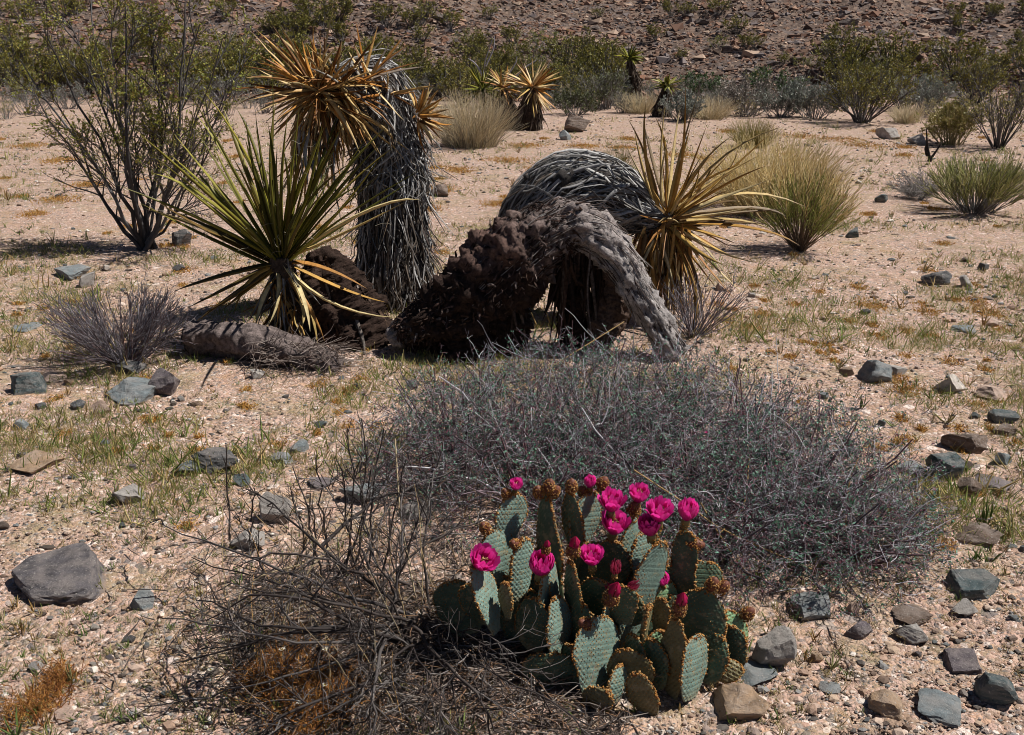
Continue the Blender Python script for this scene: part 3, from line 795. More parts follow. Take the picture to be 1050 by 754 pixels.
tips = [(262, 30), (280, 34), (276, 58), (248, 68), (264, 71), (238, 92), (243, 108), (262, 116), (252, 80), (350, 42), (345, 50), (365, 56), (310, 42), (318, 40), (300, 47), (333, 46), (341, 43),
        (400, 68), (380, 72), (392, 84), (388, 128), (375, 130), (360, 150), (340, 170), (365, 100), (370, 160), (398, 118), (310, 150), (288, 120), (268, 98), (300, 160), (322, 165), (345, 64), (372, 66)]
leaves_to(g, hc, [W(a, b, (5.68 if a < 340 else 5.52) + R.normal(-.05, .11)) for a, b in tips], .022, ORNG, sag=.03)
rosette(g, hc, [-.35, -.85, .25], 52, .2, .44, .018, .2, 1.75, ORNG, .03)
for c_, ax_, n_ in ((W(352, 86, 5.64), [.1, -.7, .6], 22), (W(376, 84, 5.68), [.45, -.5, .7], 18), (W(396, 96, 5.74), [.7, -.5, .4], 10)):
    rosette(g, c_, ax_, n_, .12, .34, .016, .2, 1.5, ORNG + [(.42, .38, .33), (.30, .24, .19), (.5, .46, .40)], .02)
n = 60; st = strands(hc + R.normal(0, .02, (n, 3)), nrm(R.normal(size=(n, 3)) + [-.3, -.5, .1]), R.uniform(.18, .44, n), 8, .13, -.02)
g.blades(st, .013 * WPROF[None] * np.ones((n, 1)), nrm(R.normal(size=(n, 3))), pick(ORNG + TANL, n), .5, .12, tip=.3)
g.build('dry_head', M['deadleaf'], ty)
g = Geo()
skirt(g, Pt, rt, 90, .25, .5, .024, TANL, .95, .5, .0, .12, wig=.14)
b = W(R.uniform(308, 350, 50), R.uniform(105, 140, 50), 5.72 + R.uniform(-.06, .06, 50))
st = strands(b, np.stack([R.normal(-.15, .25, 50), R.normal(0, .2, 50), -np.ones(50)], 1), R.uniform(.2, .5, 50), 8, .12, -.02)
g.blades(st, .024 * WPROF[None] * np.ones((50, 1)), nrm(R.normal(size=(50, 3))), pick(TANL + GREY[:2], 50), .5, .12)
g.build('hanging_leaves', M['deadleaf'], ty)
g = Geo(); c2 = W(428, 119, 5.80)
leaves_to(g, c2, [W(a + 4, b, 5.80 + R.normal(0, .06)) for a, b in [(432, 88), (440, 90), (446, 92), (452, 100), (456, 112), (461, 120), (460, 128), (452, 136), (448, 143), (440, 150), (434, 160), (428, 96), (436, 100), (446, 106), (452, 122), (446, 132), (428, 108), (456, 134)]], .020, ORNG, sag=.02)
rosette(g, c2, [.8, -.4, .3], 22, .1, .2, .018, .2, 1.5, ORNG + TANL, .03)
g.build('side_shoot', M['deadleaf'], ty)

# --- green yucca in front of it
gb = G(300, 352)
tg_ = thing('green_yucca', 'yucca with a spiky dark green rosette, tan dead leaves drooping around its short stem', 'yucca', gb)
gc = W(289, 270, 5.12)
Pg, rg = path3([(289, 262, 5.12, 9), (292, 290, 5.14, 13), (297, 320, 5.16, 15), (300, 356, 5.18, 19)])
g = Geo(); bumpy(g, Pg, rg, .12, lambda t, a, V: np.broadcast_to(np.array([.10, .075, .06]), V.shape), seed=2.)
g.build('trunk', M['bark'], tg_)
g = Geo()
tips = [(138, 133), (178, 137), (158, 178), (143, 208), (200, 115), (208, 92), (228, 108), (243, 112), (262, 130), (283, 105), (307, 110), (275, 128), (322, 150), (345, 150), (375, 142), (398, 128), (418, 188),
        (176, 160), (196, 170), (218, 148), (238, 160), (252, 145), (302, 135), (330, 128), (352, 128), (362, 165), (388, 165), (340, 178), (215, 180), (268, 160), (295, 118), (316, 132), (232, 128), (186, 190), (370, 190), (290, 150), (312, 165), (405, 150), (252, 122), (334, 158)]
leaves_to(g, gc, [W(a, b, 5.12 + R.normal(0, .22)) for a, b in tips], .025, GRN, sag=.035, edge=GRN + [(.42, .38, .05), (.34, .30, .04), (.2, .13, .03)], tip=.3)  # yellow edge colours paint a sunlit glint on the leaf rims
rosette(g, gc, [0, -.1, 1.], 26, .5, .95, .023, .1, .95, GRN, .01)
Pl = leaves_to(g, gc, [W(a, b, 5.05 + R.normal(0, .15)) for a, b in [(180, 298), (192, 316), (200, 331), (172, 215), (163, 208), (148, 214), (208, 322)]], .034, [(.10, .075, .025), (.15, .11, .03), (.22, .13, .03)], sag=.015)
GL = g
g = Geo()
tips = [(304, 348), (314, 352), (326, 356), (298, 336), (254, 330), (228, 318), (240, 322), (262, 335), (318, 340), (414, 208), (395, 310), (408, 326), (376, 296), (288, 340), (333, 350), (276, 332), (310, 335), (430, 205)]
leaves_to(g, gc, [W(a, b, 5.02 + R.normal(0, .1)) for a, b in tips], .030, [(.80, .58, .22), (.66, .38, .09), (.82, .66, .34), (.50, .24, .06)], sag=.05, bowr=.06)
rosette(g, gc, [0, 0, -1.], 34, .15, .34, .020, .1, .8, TANL + GREY, .03)
n = 90; b = gc + R.normal(0, .03, (n, 3)) + np.stack([0 * R.normal(size=n), 0 * R.normal(size=n), -R.uniform(0, .25, n)], 1)
st = strands(b, np.stack([R.normal(0, .55, n), R.normal(-.1, .5, n), -np.ones(n)], 1), R.uniform(.1, .34, n), 8, .14, -.03); st[..., 2] = np.maximum(st[..., 2], gz(st[..., 0], st[..., 1]) + .006)
g.blades(st, .018 * WPROF[None] * R.uniform(.5, 1.2, (n, 1)), nrm(R.normal(size=(n, 3))), pick(TANL + GREY + [(.12, .09, .06), (.08, .06, .04)], n), .4, .12)
g.build('drooping_dead_leaves', M['deadleaf'], tg_)
# pale curling threads along the leaf edges
n = 130; b, t = pts_on(Pl, n, .3, .9); b = gc + R.normal(0, 1, (n, 3)) * [.26, .12, .22] + [0, 0, .28]
st = strands(b, R.normal(size=(n, 3)), R.uniform(.03, .09, n), 6, .5, 0)
GL.tubes(st, .0011, (.55, .5, .4), 3, 1); GL.build('green_leaves', [M['yucca'], M['grass']], tg_)

# --- fallen yucca behind the arched log
fb = G(548, 306)
tf = thing('fallen_yucca', 'toppled yucca with a grey shaggy domed trunk and a splayed golden head on the right', 'yucca', fb)
Pf, rf = path3([(690, 228, 5.6, 6), (672, 222, 5.62, 15), (644, 210, 5.66, 26), (612, 198, 5.7, 34), (580, 203, 5.76, 38), (552, 230, 5.82, 36), (536, 270, 5.88, 28), (520, 314, 5.95, 22)])
g = Geo(); bumpy(g, Pf, rf * .9, .12, lambda t, a, V: np.broadcast_to(np.array([.10, .09, .085]), V.shape), seed=3.)
g.build('trunk', M['bark'], tf)
g = Geo()
thatch(g, Pf, rf, 1500, .18, .45, .014, GREY, .0, .85, .14, .55, ends=.2)
thatch(g, Pf, rf, 460, .18, .40, .017, [(.46, .45, .44), (.36, .35, .345), (.52, .51, .50), (.2, .19, .18)], .0, .6, .22, .9, ends=.12)
skirt(g, Pf, rf, 60, .12, .25, .016, GREY, .3, .35, .0, .3, wig=.2)
g.build('dead_leaf_skirt', M['fibre'], tf)
fc = W(684, 226, 5.6)
g = Geo()
tips = [(644, 122), (650, 132), (640, 145), (662, 105), (660, 126), (682, 108), (686, 140), (703, 88), (716, 96), (697, 112), (740, 152), (750, 140), (792, 135), (802, 130), (770, 165), (786, 170), (788, 185), (778, 160),
        (808, 214), (826, 212), (806, 222), (820, 252), (795, 238), (778, 270), (760, 268), (755, 250), (748, 286), (735, 296), (720, 330), (712, 344), (704, 350), (728, 322), (742, 272), (690, 350), (698, 330), (762, 205), (730, 170), (718, 160), (740, 230), (775, 212), (672, 120), (758, 150), (725, 128), (708, 130)]
g.blobs(fc[None], np.array([.055]), (.16, .09, .035), 'ico2')
leaves_to(g, fc, [W(a, b, 5.6 + R.normal(-.12, .2)) for a, b in tips], .024, [(.66, .42, .12), (.76, .55, .23), (.55, .30, .07), (.26, .16, .06), (.80, .64, .34), (.62, .36, .08)], sag=.0, tip=.7, bowr=.06)
rosette(g, fc, [.85, -.45, .15], 40, .3, .62, .017, .1, 1.5, TANL, .02)
g.build('dry_head', M['deadleaf'], tf)
g = Geo(); n = 110
b = W(R.uniform(655, 705, n), R.uniform(228, 262, n), 5.6 + R.uniform(-.08, .1, n))
st = strands(b, np.stack([R.normal(-.05, .22, n), R.normal(-.1, .15, n), -np.ones(n)], 1), R.uniform(.2, .55, n), 8, .09, -.02)
g.blades(st, .026 * WPROF[None] * R.uniform(.6, 1.2, (n, 1)), nrm(R.normal(size=(n, 3)) + [0, -1, 0]), pick(TANL + [(.66, .55, .33), (.2, .12, .05)], n), .5, .12)
g.build('hanging_leaves', M['deadleaf'], tf)

# --- arched dead log
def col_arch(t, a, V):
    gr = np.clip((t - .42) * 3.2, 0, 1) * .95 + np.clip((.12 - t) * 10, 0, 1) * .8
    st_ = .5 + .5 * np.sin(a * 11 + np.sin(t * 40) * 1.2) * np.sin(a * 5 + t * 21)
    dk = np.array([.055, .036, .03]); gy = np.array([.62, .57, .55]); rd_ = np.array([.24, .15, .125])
    top = np.clip((V[..., 2] - .40) * 5, 0, .8)  # reddish crest painted lighter as if lit from above, underside kept dark
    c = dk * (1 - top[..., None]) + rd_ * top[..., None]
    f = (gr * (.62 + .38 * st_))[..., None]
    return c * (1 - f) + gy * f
la = thing('arched_log', 'arched dead log, dark and hollowed below with a smooth grey right limb', 'log', G(560, 345))
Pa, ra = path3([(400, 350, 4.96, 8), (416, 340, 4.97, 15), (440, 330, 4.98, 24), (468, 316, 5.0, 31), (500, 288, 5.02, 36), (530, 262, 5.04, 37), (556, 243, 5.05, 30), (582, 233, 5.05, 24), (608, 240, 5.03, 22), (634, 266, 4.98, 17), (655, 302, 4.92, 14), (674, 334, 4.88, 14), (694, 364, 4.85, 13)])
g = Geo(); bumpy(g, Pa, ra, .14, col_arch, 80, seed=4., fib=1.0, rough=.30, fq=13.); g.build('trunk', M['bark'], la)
for q_, sd_ in (([(524, 262, 5.04, 20), (513, 300, 5.06, 27), (504, 345, 5.08, 30), (502, 372, 5.08, 30)], 11.), ([(490, 300, 5.0, 20), (480, 335, 5.0, 28), (474, 368, 5.0, 28)], 12.), ([(584, 238, 5.06, 14), (588, 275, 5.08, 13), (586, 315, 5.1, 12), (590, 362, 5.1, 14)], 13.)):
    Pq, rq = path3(q_); g = Geo(); bumpy(g, Pq, rq, .14, lambda t, a, V: np.broadcast_to(np.array([.06, .04, .032]), V.shape), 56, seed=sd_, rough=.36, fq=14.); g.build('root_leg', M['bark'], la)
DKB = [(.05, .032, .026), (.08, .052, .042), (.12, .085, .07), (.035, .024, .02), (.10, .06, .045)]
# broken bark flakes clinging to the dark limb; the palest paint in flecks of light
T, A, B = frames(Pa); g = Geo(); n = 2600; i = R.integers(4, 40, n); ph = R.uniform(0, 6.28, n); ra_ = A[i] * np.cos(ph)[:, None] + B[i] * np.sin(ph)[:, None]
b = Pa[i] + ra_ * (ra[i] * R.uniform(.9, 1.22, n))[:, None]
st = strands(b, T[i] * R.choice([-1, 1], n)[:, None] * .7 + ra_ * .25 + np.array([0, 0, -.5]) + R.normal(0, .3, (n, 3)), R.uniform(.015, .055, n), 4, .25)
up_ = np.clip(ra_[:, 2:3], 0, 1)
g.blades(st, .012 * np.array([1, 1.1, .8, .2])[None] * R.uniform(.4, 1.2, (n, 1)), ra_, pick(DKB + [(.20, .13, .11), (.34, .27, .24), (.10, .06, .05)], n) * (1 + 0 * up_), .3, .2); g.build('bark_flakes', M['bark'], la)
# rotten bark hanging below the left limb down to the ground, with a gap beyond it
g = Geo()
def hang(x0, x1, n, l0, l1, yoff, pal):
    px = R.uniform(x0, x1, n); cx_ = 525 + Pa[:, 0] * np.array([scale_at(p) for p in Pa]); k = np.array([np.argmin(np.abs(cx_[2:46] - x_)) + 2 for x_ in px])
    b = Pa[k] + np.stack([R.normal(0, .012, n), yoff + R.normal(0, .05, n), -ra[k] * R.uniform(.3, 1., n)], 1)
    zg = gz(b[:, 0], b[:, 1]); ln = np.minimum(R.uniform(l0, l1, n), 1.05) * (b[:, 2] - zg)
    st = strands(b, np.stack([R.normal(0, .10, n), R.normal(0, .12, n), -np.ones(n)], 1), ln, 8, .07, -.03)
    st[..., 2] = np.maximum(st[..., 2], gz(st[..., 0], st[..., 1]) - .01)
    g.blades(st, .022 * np.array([1, 1.1, 1, 1.1, .9, .8, .6, .2])[None] * R.uniform(.4, 1.5, (n, 1)), nrm(R.normal(0, .5, (n, 3)) + [0, -1, 0]), pick(pal, n), .25, .2)
hang(500, 532, 60, .3, 1.05, .02, DKB + [(.20, .16, .14)]); hang(438, 530, 90, .3, .8, -.03, DKB + [(.16, .11, .09)]); hang(574, 604, 60, .55, 1.1, .02, DKB + [(.20, .16, .14)]); hang(572, 600, 40, .12, .4, .0, DKB); hang(600, 622, 40, .3, .7, .05, DKB)
g.build('hanging_bark', M['bark'], la)
g = Geo()
n = 900; i = R.integers(12, 61, n); ph = R.uniform(0, 6.28, n)
b = Pa[i] + (A[i] * np.cos(ph)[:, None] + B[i] * np.sin(ph)[:, None]) * (ra[i] * 1.0)[:, None]
g.tubes(strands(b, T[i], R.uniform(.06, .2, n), 5, .05), taper(n, 5, .0035, .001), pick([(.34, .30, .28), (.22, .17, .15), (.46, .42, .40), (.10, .07, .06), (.06, .04, .035)], n), 3)
g.build('loose_fibres', M['fibre'], la)
# smaller broken piece of root beneath the arch
Pm, rm = path3([(600, 372, 5.0, 10), (622, 335, 5.06, 16), (628, 290, 5.1, 16), (610, 250, 5.1, 14)])
g = Geo(); bumpy(g, Pm, rm, .12, lambda t, a, V: np.broadcast_to(np.array([.17, .115, .09]), V.shape), 30, seed=5.)
g.build('inner_limb', M['bark'], la)

# --- leaning stump and lying log
sp = thing('dead_stump', 'dark leaning stump wedged between the green yucca and the arched log', 'stump', G(360, 352))
Ps, rs = path3([(326, 258, 5.36, 12), (336, 280, 5.32, 25), (350, 312, 5.28, 34), (366, 345, 5.22, 38), (374, 362, 5.2, 36)])
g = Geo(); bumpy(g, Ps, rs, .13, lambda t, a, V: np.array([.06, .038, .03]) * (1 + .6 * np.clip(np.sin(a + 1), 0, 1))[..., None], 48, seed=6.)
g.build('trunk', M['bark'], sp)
g = Geo(); skirt(g, Ps, rs, 160, .1, .28, .02, [(.10, .07, .055), (.16, .10, .07), (.30, .26, .23)], .3, .12, .1, .95); g.build('bark_strips', M['bark'], sp)
lg = thing('fallen_log', 'short purplish brown log lying on the sand in front of the green yucca', 'log', G(250, 372))
Pl2, rl2 = path3([(190, 349, 4.92, 10), (199, 348, 4.92, 19), (214, 346, 4.9, 15), (232, 349, 4.88, 18), (262, 354, 4.82, 18), (298, 362, 4.76, 17), (330, 372, 4.72, 14), (348, 380, 4.7, 9)])
g = Geo(); bumpy(g, Pl2, rl2, .20, lambda t, a, V: np.array([.27, .215, .20]) * np.where(t < .05, .5, 1)[..., None] * (.8 + .3 * np.sin(t * 37 + a * 3) ** 2)[..., None], 40, seed=7.)
g.build('trunk', M['bark'], lg)
g = Geo(); n = 420
b = W(R.uniform(255, 350, n), R.uniform(352, 392, n), 4.72 + R.normal(0, .06, n)); b[:, 2] = np.maximum(b[:, 2], gz(b[:, 0], b[:, 1]) + .01)
d = np.stack([R.normal(.5, .8, n), R.normal(0, .5, n), R.normal(-.1, .35, n)], 1)
st = strands(b, d, R.uniform(.06, .22, n), 5, .2); st[..., 2] = np.maximum(st[..., 2], gz(st[..., 0], st[..., 1]) + .004)
g.tubes(st, taper(n, 5, .0028, .001), pick([(.20, .155, .135), (.30, .25, .22), (.12, .085, .07)], n), 3)
g.build('shredded_fibres', M['twig'], lg)

# ---------------------------------------------------------------- shrubs
def fan(base, n, h, w, lean=(0, 0), K=6, wig=.08, up=.04, r=.05, low=.15):
    """stems rising from a foot and spreading to a crown h high and w wide"""
    a = R.uniform(0, 6.283, n); q = np.sqrt(R.uniform(low, 1, n))
    tip = np.stack([np.cos(a) * q * w * .5 + lean[0], np.sin(a) * q * w * .5 + lean[1], h * (1.05 - .45 * q ** 2) * R.uniform(.75, 1.05, n)], 1)
    b = base + np.stack([np.cos(a), np.sin(a), 0 * a], 1) * r * R.uniform(0, 1, (n, 1))
    return strands(b, tip, np.linalg.norm(tip, axis=1), K, wig, up)

# creosote bush at upper left
p0 = G(148, 256)
tcr = thing('creosote_bush', 'tall open creosote bush with many dark stems and sparse olive leaves, upper left', 'bush', p0)
g = Geo()
tipsx = [(20, 60), (45, 30), (70, 20), (92, 0), (128, -10), (155, 5), (190, -5), (205, 25), (228, 40), (240, 80), (228, 130), (60, 110), (35, 95), (112, 40), (178, 60), (205, 100)]
st = np.array([smooth_path([p0 + R.normal(0, .03, 3) * [1, 1, 0], W((148 * .62 + a * .38) + R.normal(0, 7), 256 * .55 + b * .45 + 18, p0[1] + R.normal(0, .12)), W(a, b, p0[1] + R.normal(0, .4))], 9) for a, b in tipsx])
st[:, 1:-1] += R.normal(0, .016, st[:, 1:-1].shape)
g.tubes(st, taper(len(st), 9, R.uniform(.013, .021, len(st)), .004), pick([(.055, .05, .05), (.085, .08, .08), (.04, .036, .036), (.13, .125, .125)], len(st)), 6)
g.build('stems', M['twig'], tcr)
b2 = grow(st, 110, .35, 1., .6, .25, .6, 6, .12, .04, .3); b3 = grow(b2, 700, .25, 1., .7, .15, .42, 5, .15, .02, .3); b4 = grow(b3, 1900, .3, 1, .8, .06, .2, 4, .2, .01, .3)
g = Geo()
g.tubes(b2, taper(len(b2), 6, .006, .0024), pick([(.065, .06, .06), (.11, .105, .105), (.05, .04, .037)], len(b2)), 4)
g.tubes(b3, taper(len(b3), 5, .0035, .0016), pick([(.10, .085, .07), (.16, .15, .145)], len(b3)), 3)
g.tubes(b4, taper(len(b4), 4, .0018, .0010), pick([(.12, .10, .07), (.09, .07, .04)], len(b4)), 3)
g.build('twigs', M['twig'], tcr)
g = Geo(); n = 27000
q, t = pts_on(b4, n, .1, 1.); z = q[:, 2]
keep = R.uniform(0, 1, n) < np.clip((z - .45) / .8, .04, 1); q, t = q[keep], t[keep]
g.cards(q, t + R.normal(0, .7, q.shape), nrm(R.normal(size=q.shape) + [0, 0, .4]), R.uniform(.014, .028, len(q)), R.uniform(.008, .014, len(q)), pick([(.23, .26, .045), (.31, .32, .055), (.16, .18, .03), (.36, .31, .065), (.24, .18, .045)], len(q), .2))
g.build('foliage', M['leaf'], tcr)

# leafless twiggy shrub at left
p0 = G(128, 372)
t_ = thing('twiggy_shrub', 'low leafless twiggy shrub with thin purplish grey stems, left of the fallen log', 'shrub', p0)
s1 = fan(p0, 110, .37, .66, (-.02, 0), 6, .1, .03, .09); s2 = grow(s1, 1000, .25, 1, .45, .06, .2, 4, .1, .05); s3 = grow(s2, 1700, .3, 1, .5, .04, .1, 3, .1, .05)
TW = [(.18, .16, .18), (.28, .265, .29), (.12, .10, .11), (.16, .11, .11)]
g = Geo(); g.tubes(s1, taper(len(s1), 6, .0032, .0018), pick(TW, len(s1)), 4); g.build('stems', M['twig'], t_)
g = Geo(); g.tubes(s2, taper(len(s2), 4, .0015, .0009), pick(TW, len(s2)), 3); g.tubes(s3, taper(len(s3), 3, .0011, .0007), pick(TW, len(s3)), 3); g.build('twigs', M['twig'], t_)

# small dark twiggy shrub under the golden head
p0 = G(712, 345)
t_ = thing('twiggy_shrub', 'small dark bare shrub under the splayed golden yucca head', 'shrub', p0)
s1 = fan(p0, 50, .34, .5, (.05, 0), 6, .1, .03, .05); s2 = grow(s1, 260, .25, 1, .5, .06, .2, 5, .12, .04)
g = Geo(); g.tubes(s1, taper(len(s1), 6, .0032, .0016), pick(TW, len(s1)), 4); g.build('stems', M['twig'], t_)
g = Geo(); g.tubes(s2, taper(len(s2), 5, .0018, .0010), pick(TW, len(s2)), 3); g.build('twigs', M['twig'], t_)

# the big grey tangled shrub in the middle
LOB = np.array([(-.18, 3.62, .40, .36), (.12, 3.62, .50, .45), (.45, 3.58, .52, .46), (.75, 3.38, .50, .42), (1.02, 3.16, .44, .36), (.10, 3.18, .46, .34), (.55, 3.1, .52, .38), (.92, 2.86, .38, .28), (1.12, 3.02, .28, .24), (.66, 2.84, .34, .26), (1.12, 2.84, .26, .2), (-.30, 3.36, .26, .22)])
tgs = thing('grey_shrub', 'broad mound of tangled grey thorny twigs with tiny green leaves behind the cactus', 'shrub', (.45, 3.3, float(gz(.45, 3.3))))
GT = [(.22, .205, .235), (.36, .345, .385), (.11, .09, .105), (.62, .61, .65), (.24, .13, .14), (.07, .05, .06), (.15, .09, .10), (.20, .15, .17)]
roots = np.concatenate([fan(np.array([l[0], l[1], float(gz(l[0], l[1]))]), 26, l[3] * .98, l[2] * 1.9, (0, 0), 6, .16, .0, .06, .0) for l in LOB])
g = Geo(); g.tubes(roots, taper(len(roots), 6, .0055, .0022), pick(GT[2:], len(roots)), 4); g.build('stems', M['twig'], tgs)
def in_dome(n, shell):
    k = R.choice(len(LOB), n, p=LOB[:, 2] ** 2 / (LOB[:, 2] ** 2).sum()); l = LOB[k]
    d = nrm(R.normal(size=(n, 3))); d[:, 2] = np.abs(d[:, 2]); rr = R.uniform(shell, 1, n) ** (1 / 3.) * (1 + R.normal(0, .035, n))
    p = np.stack([l[:, 0] + d[:, 0] * l[:, 2] * rr, l[:, 1] + d[:, 1] * l[:, 2] * rr, d[:, 2] * l[:, 3] * rr], 1)
    p[:, 2] += gz(p[:, 0], p[:, 1]); return p, d
n = 8000; p, d = in_dome(n, .25)
tw = strands(p, d * .45 + R.normal(0, .75, (n, 3)), R.uniform(.05, .17, n), 4, .16)
n = 110; p, d = in_dome(n, .7); lo = strands(p, d + R.normal(0, .5, (n, 3)), R.uniform(.14, .26, n), 6, .14)
tw2 = grow(tw, 52000, .1, 1, 1.1, .012, .05, 2, .1)
g = Geo()
g.tubes(tw, taper(len(tw), 4, .0012, .0007), pick(GT, len(tw), .25), 3)
g.tubes(lo, taper(len(lo), 6, .002, .0009), pick(GT[:2] + GT[3:4], len(lo), .2), 3)
g.tubes(tw2, taper(len(tw2), 2, .00085, .0005), pick(GT, len(tw2), .25), 3)
g.build('twigs', M['twig'], tgs)
g = Geo(); n = 85000; q, t = pts_on(tw2, n, 0, 1)
keep = noise2(q[:, 0] * 6, q[:, 1] * 6, 3.) + R.uniform(-.6, .6, n) > -.25; q, t = q[keep], t[keep]
g.cards(q, t + R.normal(0, .8, q.shape), nrm(R.normal(size=q.shape) + [0, 0, .5]), R.uniform(.007, .014, len(q)), R.uniform(.0045, .0075, len(q)), pick([(.10, .24, .14), (.14, .31, .20), (.07, .15, .085), (.17, .33, .24), (.20, .07, .10)], len(q), .2))
g.build('foliage', M['leaf'], tgs)
for (px, py) in [(724, 444), (748, 467), (712, 482), (833, 545), (840, 541), (847, 553), (755, 541), (933, 494), (660, 452), (790, 505), (874, 578), (770, 528)]:
    p = W(px, py, 2.98 if py > 500 else 3.2); g = Geo()
    k = 5; a = np.arange(k) * 6.283 / k; d = np.stack([np.cos(a), np.sin(a) - .4, .5 + 0 * a], 1)
    g.cards(np.repeat(p[None], k, 0), d, np.repeat([[0., -.5, .8]], k, 0), .009, .006, pick([(.5, .01, .16)], k)); g.build('blossom', M['petal'], tgs)

# straw stems arching over it
g = Geo()
lines = [[(650, 482, 2.75), (705, 518, 2.7), (745, 545, 2.68), (835, 585, 2.66)], [(718, 515, 2.74), (740, 552, 2.7), (772, 597, 2.7)], [(768, 470, 2.95), (762, 520, 2.85), (735, 550, 2.75)], [(880, 470, 3.0), (870, 500, 2.95), (866, 560, 2.85)], [(640, 330, 3.9), (560, 380, 3.7), (470, 440, 3.4)]]
for ln_ in lines:
    Pp = smooth_path([W(*q) for q in ln_], 14)
    g.tubes(Pp[None], .0022, (.44, .29, .12), 4)
tag(g.build('dry_stalks', M['twig']), 'bent straw brown dead flower stalks lying over the grey shrub', 'stalks', kind='stuff')

# the collapsed dark brush at lower left
p0 = G(395, 640)
tb = thing('dead_brush', 'collapsed leafless brush of dark brown branches sprawling left of the cactus', 'dead shrub', p0)
DB = [(.038, .030, .028), (.065, .052, .047), (.10, .088, .084), (.03, .022, .02), (.20, .18, .17)]
g = Geo(); paths = []
for (a, b, ha), (c, d, hb), (e, f, hc_) in [((420, 660, .05), (330, 640, .16), (215, 660, .05)), ((410, 640, .05), (320, 600, .22), (190, 560, .12)), ((420, 630, .05), (300, 590, .2), (165, 545, .16)), ((400, 670, .03), (300, 690, .12), (190, 725, .03)),
        ((415, 650, .04), (370, 560, .28), (330, 470, .38)), ((420, 640, .04), (390, 560, .28), (372, 470, .42)), ((400, 640, .05), (410, 550, .3), (420, 480, .34)), ((410, 620, .05), (330, 560, .3), (250, 500, .28)),
        ((430, 660, .03), (310, 655, .2), (165, 690, .1)), ((380, 610, .1), (440, 560, .2), (500, 540, .2)), ((360, 600, .16), (400, 520, .3), (480, 480, .26)), ((330, 560, .25), (380, 520, .28), (470, 500, .24)), ((420, 690, .03), (380, 720, .08), (300, 760, .02)), ((440, 650, .03), (400, 690, .12), (350, 745, .05)),
        ((430, 640, .03), (360, 620, .26), (240, 600, .25)), ((415, 640, .05), (300, 640, .26), (200, 610, .2)), ((420, 600, .1), (340, 570, .32), (262, 560, .3)), ((440, 620, .05), (440, 540, .25), (460, 470, .3)), ((400, 660, .03), (290, 670, .22), (155, 640, .12)), ((380, 700, .04), (300, 720, .1), (230, 760, .03)), ((410, 660, .05), (300, 615, .3), (215, 625, .22)), ((420, 640, .06), (480, 690, .14), (520, 745, .05)), ((410, 650, .06), (450, 700, .14), (450, 755, .05)), ((430, 630, .06), (500, 660, .14), (560, 720, .05)), ((400, 640, .06), (390, 700, .16), (400, 760, .05)), ((440, 640, .08), (520, 690, .12), (610, 740, .03))]:
    q = []
    for (x_, y_, h_) in ((a, b, ha), (c, d, hb), (e, f, hc_)):
        # height h_ above the ground under that sight line
        dd = ray(x_, y_)[0]; t_2 = (h_ - CAM_H) / dd[2]; p = dd * t_2; p[2] += CAM_H; q.append(p)
    Pp = smooth_path(q, 12); Pp[1:] += np.cumsum(R.normal(0, .006, (11, 3)), 0); paths.append(Pp)
st = np.array(paths); st[..., 2] = np.maximum(st[..., 2], gz(st[..., 0], st[..., 1]) + .008)
g.tubes(st, taper(len(st), 12, R.uniform(.0026, .0062, len(st)), .0015), pick(DB[:3], len(st)), 6); g.build('branches', M['twig'], tb)
b2 = grow(st, 170, .15, 1, .75, .08, .28, 6, .2, -.02); b3 = grow(b2, 850, .1, 1, .9, .04, .15, 5, .24, -.02); b4 = grow(b3, 900, .2, 1, .8, .03, .09, 4, .2, .02)
for b_ in (b2, b3, b4): b_[..., 2] = np.maximum(b_[..., 2], gz(b_[..., 0], b_[..., 1]) + .004)
g = Geo(); g.tubes(b2, taper(len(b2), 6, .0024, .0011), pick(DB, len(b2), .2), 4); g.tubes(b3, taper(len(b3), 5, .0013, .0008), pick(DB, len(b3), .2), 3); g.tubes(b4, taper(len(b4), 4, .0012, .0007), pick(DB + [(.2, .12, .07)], len(b4), .2), 3)
g.build('twigs', M['twig'], tb)
g = Geo(); up = []
for (x0, y0, x1, y1) in [(258, 470, 262, 500), (236, 520, 232, 455), (350, 600, 356, 440), (362, 590, 372, 430), (340, 590, 325, 470), (300, 600, 296, 500), (378, 590, 392, 440), (330, 600, 300, 480), (270, 600, 245, 530), (390, 600, 418, 470), (372, 620, 350, 480), (318, 610, 318, 505), (345, 600, 380, 480), (400, 620, 440, 500)]:
    pb = G(x0, max(y0, 560)); pb[2] += .02
    up.append(smooth_path([pb, W((x0 + x1) / 2 + R.normal(0, 5), (max(y0, 560) + y1) / 2, pb[1] + .03), W(x1, y1, pb[1] + R.uniform(-.02, .1))], 9))
up = np.array(up); up[:, 1:] += R.normal(0, .004, up[:, 1:].shape)
for k in range(len(up)):
    g = Geo(); g.tubes(up[k:k + 1], taper(1, 9, .0036, .0016), DB[k % 2], 4); ub = grow(up[k:k + 1], 8, .3, 1, .6, .04, .13, 4, .12, .06); g.tubes(ub, taper(8, 4, .0017, .0009), DB[k % 2], 3); g.build('stalk', M['twig'], tb)
g = Geo(); n = 46
b = W(R.uniform(230, 480, n), R.uniform(560, 720, n), 2.45 + R.normal(0, .2, n)); b[:, 2] = gz(b[:, 0], b[:, 1])
ss = strands(b, np.stack([R.normal(0, .35, n), R.normal(0, .3, n), np.ones(n)], 1), R.uniform(.12, .42, n), 8, .08)
g.tubes(ss, taper(n, 8, .0019, .0009), pick([(.48, .36, .20), (.40, .24, .10), (.55, .45, .30)], n), 3)
g.build('dry_grass', M['twig'], tb)
